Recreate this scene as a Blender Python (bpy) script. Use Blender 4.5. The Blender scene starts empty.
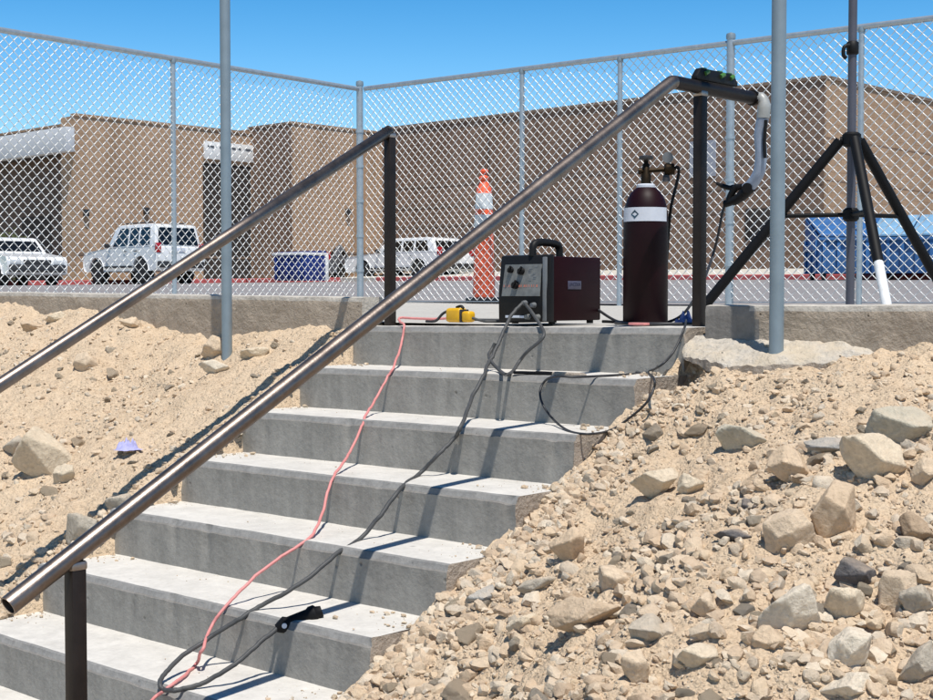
import bpy, bmesh, math, random
import numpy as np
from mathutils import Vector, Matrix, noise
random.seed(7); RS = np.random.RandomState(7)
SC = bpy.context.scene
COL = SC.collection
R = math.radians

# ------------------------------------------------------------------ camera frame
# world axes: X along the stair nosings (right), Y up the flight (away), Z up;
# origin on the right end of the landing nosing.
CAM = np.array([2.900, -4.212, .1318])
F = 1420.0; PITCH = math.atan((350-297)/F); A = -.7558
EW = np.array([math.cos(A), math.sin(A), 0.]); BW = np.array([-math.sin(A), math.cos(A), 0.])
MT = np.array([[EW[0], EW[1], 0], [BW[0], BW[1], 0], [0, 0, 1.]])   # camera-horizontal axes -> world
def ray(u, y):
    x = (u-466.5)/F; v = (350-y)/F
    return MT @ np.array([x, math.cos(PITCH)+v*math.sin(PITCH), -math.sin(PITCH)+v*math.cos(PITCH)])
def hit(u, y, q, n):
    d = ray(u, y); q = np.array(q, float); n = np.array(n, float)
    return CAM + d*(((q-CAM) @ n)/(d @ n))
def on_y(u, y, Y): return hit(u, y, (0, Y, 0), (0, 1, 0))
def on_x(u, y, X): return hit(u, y, (X, 0, 0), (1, 0, 0))
def on_z(u, y, Z): return hit(u, y, (0, 0, Z), (0, 0, 1))
def dpt(u, y, d): return CAM + ray(u, y)*d
def cam2w(x, y): v = MT @ np.array([x, y, 0.]); return np.array([v[0], v[1]])

# ------------------------------------------------------------------ mesh helpers
class MB:
    def __init__(s): s.v = []; s.f = []; s.m = []
    def add(s, vs, fs, mi=0):
        o = len(s.v); s.v += [tuple(float(c) for c in v) for v in vs]
        s.f += [tuple(i+o for i in f) for f in fs]; s.m += [mi]*len(fs); return s
    def box(s, c, size, mi=0, rz=0, M=None):
        x, y, z = [q/2 for q in size]
        vs = [Vector((a*x, b*y, d*z)) for a in (-1, 1) for b in (-1, 1) for d in (-1, 1)]
        if M is None: M = Matrix.Rotation(rz, 4, 'Z')
        vs = [M @ v + Vector(c) for v in vs]
        return s.add(vs, [(0, 1, 3, 2), (4, 6, 7, 5), (0, 4, 5, 1), (2, 3, 7, 6), (0, 2, 6, 4), (1, 5, 7, 3)], mi)
    def tube(s, pts, r, n=8, mi=0, caps=True):
        pts = [Vector(p) for p in pts]; rs = r if isinstance(r, (list, tuple)) else [r]*len(pts)
        rings = []; up = None
        for i, p in enumerate(pts):
            t = (pts[min(i+1, len(pts)-1)] - pts[max(i-1, 0)]).normalized()
            if up is None:
                a = Vector((0, 0, 1)) if abs(t.z) < .9 else Vector((1, 0, 0))
                up = t.cross(a).normalized()
            up = (up - t*up.dot(t)).normalized(); w = t.cross(up)
            rings.append([p + (up*math.cos(2*math.pi*k/n) + w*math.sin(2*math.pi*k/n))*rs[i] for k in range(n)])
        vs = [v for q in rings for v in q]; fs = []
        for i in range(len(pts)-1):
            for k in range(n):
                a = i*n+k; b = i*n+(k+1) % n; fs.append((a, b, b+n, a+n))
        if caps:
            fs.append(tuple(range(n-1, -1, -1))); fs.append(tuple(range((len(pts)-1)*n, len(pts)*n)))
        return s.add(vs, fs, mi)
    def lathe(s, prof, c=(0, 0, 0), n=24, mi=0, M=None, caps=True):
        vs = []; fs = []
        for (r, z) in prof:
            for k in range(n):
                v = Vector((r*math.cos(2*math.pi*k/n), r*math.sin(2*math.pi*k/n), z))
                if M is not None: v = M @ v
                vs.append(v + Vector(c))
        for i in range(len(prof)-1):
            for k in range(n):
                a = i*n+k; b = i*n+(k+1) % n; fs.append((a, b, b+n, a+n))
        if caps:
            fs.append(tuple(range(n-1, -1, -1))); fs.append(tuple(range((len(prof)-1)*n, len(prof)*n)))
        return s.add(vs, fs, mi)
    def prism(s, poly, a, b, mi=0, axis='y', tb=1.0):
        """poly in (u,w); extruded along axis from a to b"""
        def P(u, w, t): return {'y': (u, t, w), 'x': (t, u, w), 'z': (u, w, t)}[axis]
        n = len(poly); vs = [P(u, w, a) for u, w in poly] + [P(u, w, b) for u, w in poly]
        fs = [tuple(range(n)), tuple(range(2*n-1, n-1, -1))] + [(i, i+n, (i+1) % n+n, (i+1) % n) for i in range(n)]
        return s.add(vs, fs, mi)
    def quad(s, a, b, c, d, mi=0): return s.add([a, b, c, d], [(0, 1, 2, 3)], mi)

def link(name, me, parent=None):
    o = bpy.data.objects.new(name, me); COL.objects.link(o)
    if parent is not None: o.parent = parent
    return o
def build(name, mb, mats, parent=None, smooth=None, bevel=0, segs=2, fix=True):
    me = bpy.data.meshes.new(name); me.from_pydata(mb.v, [], mb.f)
    if not isinstance(mats, (list, tuple)): mats = [mats]
    for m in mats: me.materials.append(m)
    me.polygons.foreach_set('material_index', mb.m)
    if fix or bevel:
        bm = bmesh.new(); bm.from_mesh(me)
        bmesh.ops.remove_doubles(bm, verts=bm.verts, dist=1e-6)
        bmesh.ops.recalc_face_normals(bm, faces=bm.faces)
        if bevel:
            es = [e for e in bm.edges if len(e.link_faces) == 2 and e.calc_face_angle(0) > R(28)]
            bmesh.ops.bevel(bm, geom=es, offset=bevel, segments=segs, affect='EDGES', profile=.5, clamp_overlap=True)
        bm.to_mesh(me); bm.free()
    if smooth is not None or bevel:
        try: me.set_sharp_from_angle(angle=R(smooth or 35))
        except Exception: pass
        me.polygons.foreach_set('use_smooth', [True]*len(me.polygons))
    me.update()
    o = link(name, me, parent)
    if parent is not None:
        o.matrix_parent_inverse = parent_world(parent).inverted()
    return o
def parent_world(p):
    M = p.matrix_basis.copy()
    if p.parent is not None: M = parent_world(p.parent) @ p.matrix_parent_inverse @ M
    return M
def tag(o, label=None, cat=None, group=None, kind=None):
    if label: o['label'] = label
    if cat: o['category'] = cat
    if group: o['group'] = group
    if kind: o['kind'] = kind
    return o
def thing(name, label, cat, loc=(0, 0, 0), group=None, rz=0):
    o = bpy.data.objects.new(name, None); COL.objects.link(o); o.empty_display_size = .1
    o.location = Vector([float(c) for c in loc]); o.rotation_euler = (0, 0, rz)
    return tag(o, label, cat, group)
def local(name, mb, mats, parent, **k):      # mesh given in the parent's own axes
    o = build(name, mb, mats, parent, **k); o.matrix_parent_inverse = Matrix.Identity(4); return o

def spline(pts, per=8):
    P = [np.array(p, float) for p in pts]; P = [2*P[0]-P[1]] + P + [2*P[-1]-P[-2]]; out = []
    for i in range(1, len(P)-2):
        for k in range(per):
            t = k/per; a, b, c, d = P[i-1:i+3]
            out.append(.5*((2*b)+(-a+c)*t+(2*a-5*b+4*c-d)*t*t+(-a+3*b-3*c+d)*t**3))
    out.append(P[-2]); return out

# ------------------------------------------------------------------ materials
def nodes(name):
    m = bpy.data.materials.new(name); m.use_nodes = True; nt = m.node_tree
    return m, nt, nt.nodes['Principled BSDF']
def N(nt, t, **k):
    n = nt.nodes.new(t)
    for a, b in k.items():
        if a in n.inputs: n.inputs[a].default_value = b
        else: setattr(n, a, b)
    return n
def ramp(nt, fac, stops):
    r = nt.nodes.new('ShaderNodeValToRGB'); e = r.color_ramp.elements
    while len(e) < len(stops): e.new(.5)
    for el, (p, c) in zip(e, stops): el.position = p; el.color = (c[0], c[1], c[2], 1)
    nt.links.new(fac, r.inputs[0]); return r.outputs[0]
def coord(nt, scale=(1, 1, 1), kind='Object'):
    tc = nt.nodes.new('ShaderNodeTexCoord'); mp = nt.nodes.new('ShaderNodeMapping')
    mp.inputs['Scale'].default_value = scale; nt.links.new(tc.outputs[kind], mp.inputs[0]); return mp.outputs[0]
def noise_t(nt, vec, scale, detail=6, rough=.6):
    n = N(nt, 'ShaderNodeTexNoise'); n.inputs['Scale'].default_value = scale
    n.inputs['Detail'].default_value = detail; n.inputs['Roughness'].default_value = rough
    nt.links.new(vec, n.inputs['Vector']); return n.outputs['Fac']
def mixc(nt, fac, a, b, mode='MIX'):
    m = nt.nodes.new('ShaderNodeMix'); m.data_type = 'RGBA'; m.blend_type = mode
    for s, v in ((m.inputs[0], fac), (m.inputs[6], a), (m.inputs[7], b)):
        if hasattr(v, 'node'): nt.links.new(v, s)
        elif isinstance(v, (int, float)): s.default_value = v
        else: s.default_value = (*v, 1)
    return m.outputs[2]
def bump(nt, bsdf, hs, dist=.01, strength=1):
    prev = None
    for h, d in hs:
        b = nt.nodes.new('ShaderNodeBump'); b.inputs['Distance'].default_value = d; b.inputs['Strength'].default_value = strength
        nt.links.new(h, b.inputs['Height'])
        if prev: nt.links.new(prev, b.inputs['Normal'])
        prev = b.outputs[0]
    nt.links.new(prev, bsdf.inputs['Normal'])
def plain(name, c, rough=.5, metal=0, var=.12, sc=30, bd=0, spec=.5, coat=0):
    m, nt, b = nodes(name); v = coord(nt); n = noise_t(nt, v, sc)
    lo = [q*(1-var) for q in c]; hi = [min(1, q*(1+var)) for q in c]
    nt.links.new(ramp(nt, n, [(.3, lo), (.7, hi)]), b.inputs['Base Color'])
    b.inputs['Roughness'].default_value = rough; b.inputs['Metallic'].default_value = metal
    b.inputs['Specular IOR Level'].default_value = spec
    if coat: b.inputs['Coat Weight'].default_value = coat; b.inputs['Coat Roughness'].default_value = .08
    if bd: bump(nt, b, [(n, bd)])
    return m
def concrete(name, lo, mid, hi, streak=0, pit=.004, blot=2.2, rough=.85, grain=.0012, pits=14, brown=None, tex=1.0):
    m, nt, b = nodes(name); v = coord(nt)
    n1 = noise_t(nt, v, blot, 8, .65); n2 = noise_t(nt, v, 60, 4, .7); n3 = noise_t(nt, v, 11, 6, .6)
    c = ramp(nt, n1, [(.25, lo), (.5, mid), (.75, hi)])
    c = mixc(nt, .55, c, ramp(nt, n3, [(.3, [q*.75 for q in mid]), (.7, [min(1, q*1.2) for q in mid])]))
    c = mixc(nt, .38*tex, c, ramp(nt, n2, [(.3, [q*.5 for q in mid]), (.7, [min(1, q*1.45) for q in mid])]))
    n4 = noise_t(nt, v, 27, 5, .7); c = mixc(nt, .25*tex, c, ramp(nt, n4, [(.32, [q*.55 for q in mid]), (.6, [min(1, q*1.2) for q in mid])]))
    if streak:
        s = noise_t(nt, coord(nt, (9, 9, .7)), 1.6, 5, .6)
        c = mixc(nt, streak, c, ramp(nt, s, [(.35, [q*.6 for q in mid]), (.65, [min(1, q*1.3) for q in mid])]), 'MIX')
    if brown is not None:
        s = noise_t(nt, v, 3.1, 6, .7)
        f = ramp(nt, s, [(.45, (0, 0, 0)), (.62, (.8, .8, .8))]); c = mixc(nt, f, c, brown)
    vo = N(nt, 'ShaderNodeTexVoronoi'); vo.inputs['Scale'].default_value = pits; nt.links.new(v, vo.inputs['Vector'])
    wv = noise_t(nt, v, 5, 2, .5)
    p = ramp(nt, vo.outputs['Distance'], [(.0, (0, 0, 0)), (.11, (1, 1, 1))])
    pm = mixc(nt, ramp(nt, wv, [(.5, (1, 1, 1)), (.58, (0, 0, 0))]), p, (1, 1, 1))
    c = mixc(nt, 1, c, mixc(nt, .6, (1, 1, 1), pm), 'MULTIPLY')
    nt.links.new(c, b.inputs['Base Color']); b.inputs['Roughness'].default_value = rough
    b.inputs['Specular IOR Level'].default_value = .25
    bump(nt, b, [(n2, grain*2), (n3, grain*5), (pm, pit)])
    return m
M = {}
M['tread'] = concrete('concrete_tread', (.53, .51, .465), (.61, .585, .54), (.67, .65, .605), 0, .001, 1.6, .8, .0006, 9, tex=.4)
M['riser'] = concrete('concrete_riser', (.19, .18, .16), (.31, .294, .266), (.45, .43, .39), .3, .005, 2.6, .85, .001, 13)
M['edge'] = concrete('concrete_edge', (.18, .175, .17), (.25, .245, .235), (.33, .32, .31), 0, .002, 4, .75, .0008, 20)
M['cheek'] = concrete('concrete_cheek', (.30, .25, .20), (.40, .34, .28), (.50, .44, .37), 0, .01, 5, .95, .004, 25)
M['wall'] = concrete('wall_concrete', (.29, .235, .18), (.43, .36, .285), (.57, .49, .40), .1, .016, 3.5, .95, .0035, 26, brown=(.40, .335, .265))
M['wall_top'] = concrete('wall_top_concrete', (.42, .38, .33), (.52, .48, .42), (.6, .56, .5), 0, .004, 4, .9, .002, 20)
M['smooth'] = concrete('formed_concrete_shade', (.17, .16, .148), (.24, .225, .207), (.31, .29, .265), .2, .004, 5, .85, .001, 12)  # formed concrete grey; on the right wall end it also carries shadow
M['pad'] = concrete('spilled_concrete', (.43, .39, .33), (.53, .48, .41), (.61, .56, .49), 0, .006, 4, .95, .004, 22, brown=(.55, .46, .34))
M['apron'] = concrete('apron_concrete', (.38, .36, .33), (.47, .45, .41), (.55, .53, .49), 0, .002, 1.2, .9, .001, 8)
M['walk'] = concrete('sidewalk_concrete', (.46, .43, .37), (.54, .51, .45), (.6, .57, .5), 0, .001, .4, .9, .001, 3)

def dirt_mat(name, c1, c2, c3, dark):
    m, nt, b = nodes(name); v = coord(nt)
    n1 = noise_t(nt, v, 1.7, 8, .65); n2 = noise_t(nt, v, 22, 8, .7); n3 = noise_t(nt, v, 130, 4, .7)
    c = ramp(nt, n1, [(.3, c1), (.5, c2), (.7, c3)])
    c = mixc(nt, .5, c, ramp(nt, n2, [(.3, dark), (.48, c2), (.7, c3)]))
    c = mixc(nt, .35, c, ramp(nt, n3, [(.3, dark), (.55, c2), (.75, [min(1, q*1.2) for q in c3])]))
    vo = N(nt, 'ShaderNodeTexVoronoi'); vo.inputs['Scale'].default_value = 55; nt.links.new(v, vo.inputs['Vector'])
    vo2 = N(nt, 'ShaderNodeTexVoronoi'); vo2.inputs['Scale'].default_value = 120; nt.links.new(v, vo2.inputs['Vector'])
    nt.links.new(c, b.inputs['Base Color']); b.inputs['Roughness'].default_value = .97; b.inputs['Specular IOR Level'].default_value = .15
    inv = ramp(nt, vo.outputs['Distance'], [(0, (1, 1, 1)), (.55, (0, 0, 0))]); inv2 = ramp(nt, vo2.outputs['Distance'], [(0, (1, 1, 1)), (.55, (0, 0, 0))])
    bump(nt, b, [(n2, .014), (inv, .006), (inv2, .003), (n3, .003)], strength=.85)
    return m
M['dirt'] = dirt_mat('dirt', (.56, .42, .285), (.645, .50, .35), (.715, .575, .42), (.31, .22, .14))
M['ground'] = dirt_mat('ground_dirt', (.40, .32, .22), (.46, .37, .26), (.52, .43, .31), (.3, .24, .16))

def rock_mat(name, cols, src='island', dust=.55):
    m, nt, b = nodes(name); v = coord(nt)
    if src == 'island': r = nt.nodes.new('ShaderNodeNewGeometry').outputs['Random Per Island']
    else: r = nt.nodes.new('ShaderNodeObjectInfo').outputs['Random']
    k = len(cols); base = ramp(nt, r, [(i/(k-1), c) for i, c in enumerate(cols)])
    n1 = noise_t(nt, v, 14, 8, .7); n2 = noise_t(nt, v, 70, 5, .7)
    c = mixc(nt, 1, base, ramp(nt, n1, [(.25, (.62, .6, .58)), (.5, (1, 1, 1)), (.75, (1.15, 1.13, 1.1))]), 'MULTIPLY')
    c = mixc(nt, .5, c, mixc(nt, 1, base, ramp(nt, n2, [(.3, (.6, .58, .55)), (.7, (1.2, 1.2, 1.2))]), 'MULTIPLY'))
    ge = nt.nodes.new('ShaderNodeNewGeometry'); sx = nt.nodes.new('ShaderNodeSeparateXYZ'); nt.links.new(ge.outputs['Normal'], sx.inputs[0])
    ma = N(nt, 'ShaderNodeMath', operation='MULTIPLY'); nt.links.new(ramp(nt, sx.outputs[2], [(.15, (0, 0, 0)), (.95, (1, 1, 1))]), ma.inputs[0]); nt.links.new(ramp(nt, n1, [(.35, (.1, .1, .1)), (.65, (dust, dust, dust))]), ma.inputs[1])
    c = mixc(nt, ma.outputs[0], c, (.64, .50, .36))
    nt.links.new(c, b.inputs['Base Color']); b.inputs['Roughness'].default_value = .95; b.inputs['Specular IOR Level'].default_value = .12
    n3 = noise_t(nt, v, 33, 6, .75); bump(nt, b, [(n1, .012), (n3, .006), (n2, .003)])
    return m
TONES = {'cream': (.64, .55, .42), 'tan': (.57, .44, .31), 'sand': (.61, .49, .36), 'grey': (.46, .415, .345), 'green': (.48, .45, .365),
         'blue': (.37, .37, .355), 'dark': (.15, .145, .15), 'brown': (.34, .25, .17), 'white': (.68, .61, .50)}
for k_ in TONES:
    c_ = TONES[k_] = tuple(min(.8, q*(1.0 if k_ == 'dark' else 1.15)) for q in TONES[k_])
    M['rock_'+k_] = rock_mat('rock_'+k_, [[q*.94 for q in c_], [q*1.06 for q in c_]], 'object')
M['pebble'] = rock_mat('pebbles', [(.66, .51, .36), (.70, .56, .41), (.58, .45, .32), (.78, .68, .54), (.56, .49, .40), (.68, .54, .38), (.62, .47, .33), (.46, .35, .25), (.80, .72, .59)])
M['stone'] = rock_mat('stones', [(.66, .53, .38), (.75, .64, .49), (.56, .49, .40), (.70, .57, .42), (.50, .46, .40), (.79, .70, .57), (.60, .47, .33)], 'object')

def steel(name, c, rough, metal=.85):
    m, nt, b = nodes(name); v = coord(nt, (1, 1, 1)); n1 = noise_t(nt, v, 9, 7, .7); n2 = noise_t(nt, v, 120, 4, .7)
    nt.links.new(ramp(nt, n1, [(.3, [q*.62 for q in c]), (.55, c), (.75, [q*1.3 for q in c])]), b.inputs['Base Color'])
    b.inputs['Metallic'].default_value = metal
    rr = N(nt, 'ShaderNodeMapRange'); rr.inputs[3].default_value = rough-.1; rr.inputs[4].default_value = rough+.14
    nt.links.new(n1, rr.inputs[0]); nt.links.new(rr.outputs[0], b.inputs['Roughness'])
    bump(nt, b, [(n2, .0004)]); return m
M['rail'] = steel('bare_steel_rail', (.245, .203, .178), .36, .9)
M['post'] = steel('dark_steel_post', (.030, .022, .019), .5, .5)
M['dark_rail'] = steel('dark_steel_tube', (.025, .02, .019), .45, .6)
M['weld'] = steel('weld_bead', (.4, .36, .34), .4, .9)
M['galv'] = plain('galvanized_steel', (.40, .45, .49), .42, .55, .12, 25)
M['mast'] = plain('dull_mast_metal', (.10, .10, .125), .5, .3, .12, 8)
M['galv_pole'] = plain('galvanized_pole', (.25, .315, .36), .5, .35, .12, 8)
M['wire'] = plain('galvanized_wire', (.84, .84, .82), .38, .3, .05, 40)
M['black'] = plain('black_plastic', (.008, .008, .009), .55, spec=.25)
M['blackp'] = plain('black_powder_coat', (.006, .006, .007), .6, spec=.2)
M['maroon'] = plain('maroon_paint', (.016, .002, .0035), .5, 0, .15, 12, spec=.15)
M['cyl'] = plain('dark_maroon_paint', (.0125, .0018, .004), .5, 0, .3, 6, spec=.18)
M['label'] = plain('pale_label', (.62, .66, .74), .5, 0, .06)
M['label_dk'] = plain('diamond_mark', (.02, .06, .10), .5)
M['panel'] = plain('grey_panel', (.17, .175, .17), .45, 0, .25, 40)
M['panel_tr'] = plain('panel_trim', (.16, .17, .18), .4)
M['brass'] = steel('dull_brass', (.035, .024, .014), .5, .9)
M['redink'] = plain('faded_red_ink', (.5, .18, .13), .5)
M['badge'] = plain('badge_blue', (.02, .02, .06), .4)
M['badgew'] = plain('badge_grey', (.075, .07, .11), .4)
M['yellow'] = plain('yellow_plastic', (.72, .40, .012), .4, 0, .1)
M['cable'] = plain('grey_rubber', (.062, .063, .064), .6, 0, .2, 30)
M['cable_dk'] = plain('black_rubber', (.025, .026, .03), .5)
M['redcord'] = plain('faded_red_cord', (.66, .25, .235), .55, 0, .12)
M['blue_rag'] = plain('blue_cloth', (.12, .16, .36), .9)
M['scrap'] = plain('periwinkle_scrap', (.38, .38, .66), .8)
M['orange'] = plain('orange_plastic', (.80, .12, .045), .45, 0, .1, 10)
M['reflect'] = plain('reflective_white', (.62, .66, .68), .35)
M['green'] = plain('green_vial', (.07, .19, .045), .2)
M['gun'] = plain('pale_grey_blue_plastic', (.26, .31, .40), .35)
M['gunhaze'] = plain('hazy_grey_plastic', (.36, .37, .36), .4, 0, .25, 12)
M['white'] = plain('white_paint', (.78, .78, .77), .35)
M['carwhite'] = plain('white_car_paint', (.75, .76, .77), .3, 0, .03, 3, coat=.4)
M['cargrey'] = plain('grey_car_paint', (.12, .125, .14), .3, 0, .03, 3, coat=.4)
M['glass'] = plain('dark_glass', (.008, .009, .010), .14, 0, .1)
M['tyre'] = plain('tyre_rubber', (.02, .02, .02), .8)
M['alloy'] = plain('alloy_rim', (.5, .5, .52), .3, .8)
M['trim'] = plain('dark_trim', (.03, .03, .033), .5)
M['redlamp'] = plain('red_lamp', (.42, .015, .02), .2)
M['clear'] = plain('clear_lamp', (.6, .62, .64), .15)
M['dumpblue'] = plain('blue_bin_paint', (.035, .13, .33), .45, 0, .2, 4)
M['dumplid'] = plain('pale_blue_lid', (.20, .38, .56), .5, 0, .12, 4)
M['binblue'] = plain('deep_blue_plastic', (.01, .03, .18), .45)
M['redcurb'] = plain('red_curb_paint', (.48, .10, .10), .7, 0, .2, 3)
M['fascia'] = plain('pale_grey_fascia', (.55, .57, .60), .6, 0, .06, 1)
M['darkbay'] = plain('dark_recess', (.035, .026, .022), .9, 0, .2, 1)  # near-black colour stands in for shade in doorway, opening and soffit
M['brownwall'] = plain('brown_shaded_wall', (.10, .066, .05), .9, 0, .2, 1)  # shade under the porch roof is put into this brown
M['ink'] = plain('dark_lettering', (.10, .11, .13), .6)
M['paleblue'] = plain('pale_blue_panel', (.33, .34, .39), .4)
M['leaf'] = plain('leaf_green', (.09, .11, .035), .7, 0, .4, 9)
M['bark'] = plain('bark', (.12, .09, .06), .9)

def asphalt():
    m, nt, b = nodes('asphalt'); v = coord(nt); n1 = noise_t(nt, v, .35, 7, .6); n2 = noise_t(nt, v, 60, 3, .7); n3 = noise_t(nt, v, 3, 5, .6)
    c = ramp(nt, n1, [(.3, (.20, .185, .185)), (.7, (.29, .27, .265))])
    c = mixc(nt, .4, c, ramp(nt, n2, [(.3, (.14, .13, .13)), (.7, (.36, .34, .335))]))
    c = mixc(nt, .3, c, ramp(nt, n3, [(.35, (.17, .16, .16)), (.65, (.30, .28, .28))]))
    nt.links.new(c, b.inputs['Base Color']); b.inputs['Roughness'].default_value = .95; bump(nt, b, [(n2, .004)]); return m
M['asphalt'] = asphalt()
def block_wall(name, c, bands):
    m, nt, b = nodes(name); tc = nt.nodes.new('ShaderNodeTexCoord')
    sp = nt.nodes.new('ShaderNodeSeparateXYZ'); nt.links.new(tc.outputs['Object'], sp.inputs[0])
    ad = N(nt, 'ShaderNodeMath', operation='ADD'); nt.links.new(sp.outputs[0], ad.inputs[0]); nt.links.new(sp.outputs[1], ad.inputs[1])
    cb = nt.nodes.new('ShaderNodeCombineXYZ'); nt.links.new(ad.outputs[0], cb.inputs[0]); nt.links.new(sp.outputs[2], cb.inputs[1])
    br = nt.nodes.new('ShaderNodeTexBrick'); nt.links.new(cb.outputs[0], br.inputs['Vector'])
    br.inputs['Scale'].default_value = 1; br.inputs['Brick Width'].default_value = .406; br.inputs['Row Height'].default_value = .203
    br.inputs['Mortar Size'].default_value = .008; br.inputs['Bias'].default_value = 0
    br.inputs['Color1'].default_value = (*[q*.92 for q in c], 1); br.inputs['Color2'].default_value = (*[q*1.08 for q in c], 1)
    br.inputs['Mortar'].default_value = (*[q*.72 for q in c], 1)
    v = coord(nt); n1 = noise_t(nt, v, .35, 6, .6); n2 = noise_t(nt, v, 18, 4, .7)
    cc = mixc(nt, 1, br.outputs['Color'], ramp(nt, n1, [(.3, (.86, .85, .84)), (.7, (1.08, 1.08, 1.07))]), 'MULTIPLY')
    st = noise_t(nt, coord(nt, (1.1, 1.1, .12)), 1.0, 6, .65)
    cc = mixc(nt, 1, cc, ramp(nt, st, [(.34, (.74, .72, .70)), (.55, (1.02, 1.02, 1.02))]), 'MULTIPLY')
    cc = mixc(nt, 1, cc, ramp(nt, n2, [(.3, (.86, .86, .86)), (.7, (1.1, 1.1, 1.1))]), 'MULTIPLY')
    nt.links.new(cc, b.inputs['Base Color']); b.inputs['Roughness'].default_value = .95; b.inputs['Specular IOR Level'].default_value = .15
    bump(nt, b, [(n2, .01)]); return m
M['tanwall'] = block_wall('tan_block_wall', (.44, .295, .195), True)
M['longwall'] = block_wall('shade_block_wall', (.255, .168, .122), True)  # same block as the tan wall, shade of the front faces put into colour
M['bandc'] = plain('dark_block_course', (.19, .13, .095), .95, 0, .25, 3)
M['cope'] = plain('coping', (.22, .16, .12), .8, 0, .1, 2)

# ------------------------------------------------------------------ ground heights
def depth(x, y): return (x-CAM[0])*-.68587 + (y-CAM[1])*.72772
def side(x, y): return (x-CAM[0])*.72772 + (y-CAM[1])*.68587
def smooth(t): t = min(1, max(0, t)); return t*t*(3-2*t)
def zg(x, y):
    d = min(depth(x, y), 70); X = max(-20, min(20, side(x, y)))
    z = .022 + .048*smooth((d-6)/4.5)
    if d > 11: z += (.0165 + .00028*X)*(d-11)
    return z
def fb(x, y, s, o=4, seed=0.0): return noise.fractal(Vector((x*s+seed, y*s-seed, seed*1.7)), 1.0, 2.0, o)
def interp(x, xs, ys): return float(np.interp(x, xs, ys))
def zR(x, y, fine=True):
    t = smooth(x/1.1)
    base = interp(x, [0, .3, .6, .9, 2, 5], [-.050, -.055, -.045, -.035, -.03, 0])
    s = .557*(1-t) + .43*t
    z = base + s*(y-.06) + .05*math.exp(-((x-1.0)**2)/.25)*smooth(-y*1.5)
    z -= .20*math.exp(-((x-.085)/.085)**4-((y+.05)/.10)**4)
    if fine:
        w = smooth(x/.25)*.75+.25
        z += w*(.045*fb(x, y, 1.6, 3, 3.1) + .034*fb(x, y, 6, 3, 8.2) + .012*fb(x, y, 17, 4, 1.7)) + .008*fb(x, y, 19, 3, 1.7) + .009*fb(x, y, 42, 3, 5.)
    return z
def zL(x, y, fine=True):
    if x > -1.7535: return zL(-1.756, y, fine)-.25
    base = interp(-x, [1.76, 2.0, 2.77, 3.2, 3.7, 5, 8], [-.03, -.004, -.065, -.03, .035, .085, .10])
    t = smooth((-1.9-x)/1.6)
    s = .555*(1-t) + .47*t
    z = base + s*(y-.06)
    if fine:
        w = smooth((-1.8-x)/.4)*.75+.25
        z += w*(.040*fb(x, y, 1.7, 3, 13.) + .028*fb(x, y, 6, 3, 18.)) + .014*fb(x, y, 19, 3, 11.) + .008*fb(x, y, 45, 3, 15.)
        z += .035*math.exp(-((y-.06)/.12)**2)*0
    return z

def grid(name, xs, ys, fn, mat, label=None, cat=None, smoothf=True):
    nx, ny = len(xs), len(ys)
    vs = [(x, y, fn(x, y)) for y in ys for x in xs]
    fs = [(j*nx+i, j*nx+i+1, (j+1)*nx+i+1, (j+1)*nx+i) for j in range(ny-1) for i in range(nx-1)]
    me = bpy.data.meshes.new(name); me.from_pydata(vs, [], fs); me.materials.append(mat)
    me.polygons.foreach_set('use_smooth', [smoothf]*len(fs)); me.update()
    o = link(name, me); tag(o, label, cat, None, 'structure'); return o

xs = np.concatenate([np.arange(-.03, 2.2, .016), np.arange(2.2, 6.6, .06)]); ys = np.concatenate([np.arange(-5.0, -3.0, .06), np.arange(-3.0, .10, .016)])
grid('dirt_slope', xs, ys, zR, M['dirt'], 'rubble strewn tan dirt bank right of the stairs', 'dirt slope')
xs = np.concatenate([np.arange(-8.5, -5.2, .06), np.arange(-5.2, -1.75, .02), [-1.752]]); ys = np.concatenate([np.arange(-4.5, -2.2, .06), np.arange(-2.2, .10, .02)])
grid('dirt_slope', xs, ys, zL, M['dirt'], 'sandy dirt bank left of the stairs below the low wall', 'dirt slope')

# upper ground: one sheet to the horizon, apron and parking lot laid on top of it
def zgrd(x, y): return zg(x, y) - .02
gx = [-600, -250, -120, -80, -60] + list(np.arange(-50, 21, 2.5)) + [30, 50, 90, 200, 600]
gy = [.12, 1, 2, 3, 4, 5, 6, 8] + list(np.arange(10, 64, 2.5)) + [80, 120, 250, 600]
grid('ground', gx, gy, zgrd, M['ground'], 'bare ground reaching to the horizon behind the walls', 'ground')
gl = [-60, -20, -8, 0, 8, 30, 60]
grid('ground', gl, [-80, -20, -8, -4.4, -2.7], lambda x, y: -1.72 + .0*x, M['ground'], 'lower ground at the foot of the stairs', 'ground')
ax_ = np.arange(-14, 9.1, .5)
grid('concrete_apron', ax_, [.15, .3, .6, 1, 1.5, 2, 2.5, 3, 3.5, 4.0, 4.5], lambda x, y: zg(x, y)-.004, M['apron'], 'pale concrete apron between the landing and the fence', 'pavement')
px_ = list(np.arange(-60, 21, 2.0)); py_ = [4.56, 5.5, 7, 9] + list(np.arange(11, 60, 2.0))
grid('parking_lot', px_, py_, lambda x, y: zg(x, y)+.004, M['asphalt'], 'grey asphalt parking lot behind the chain link fence', 'parking lot')

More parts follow.
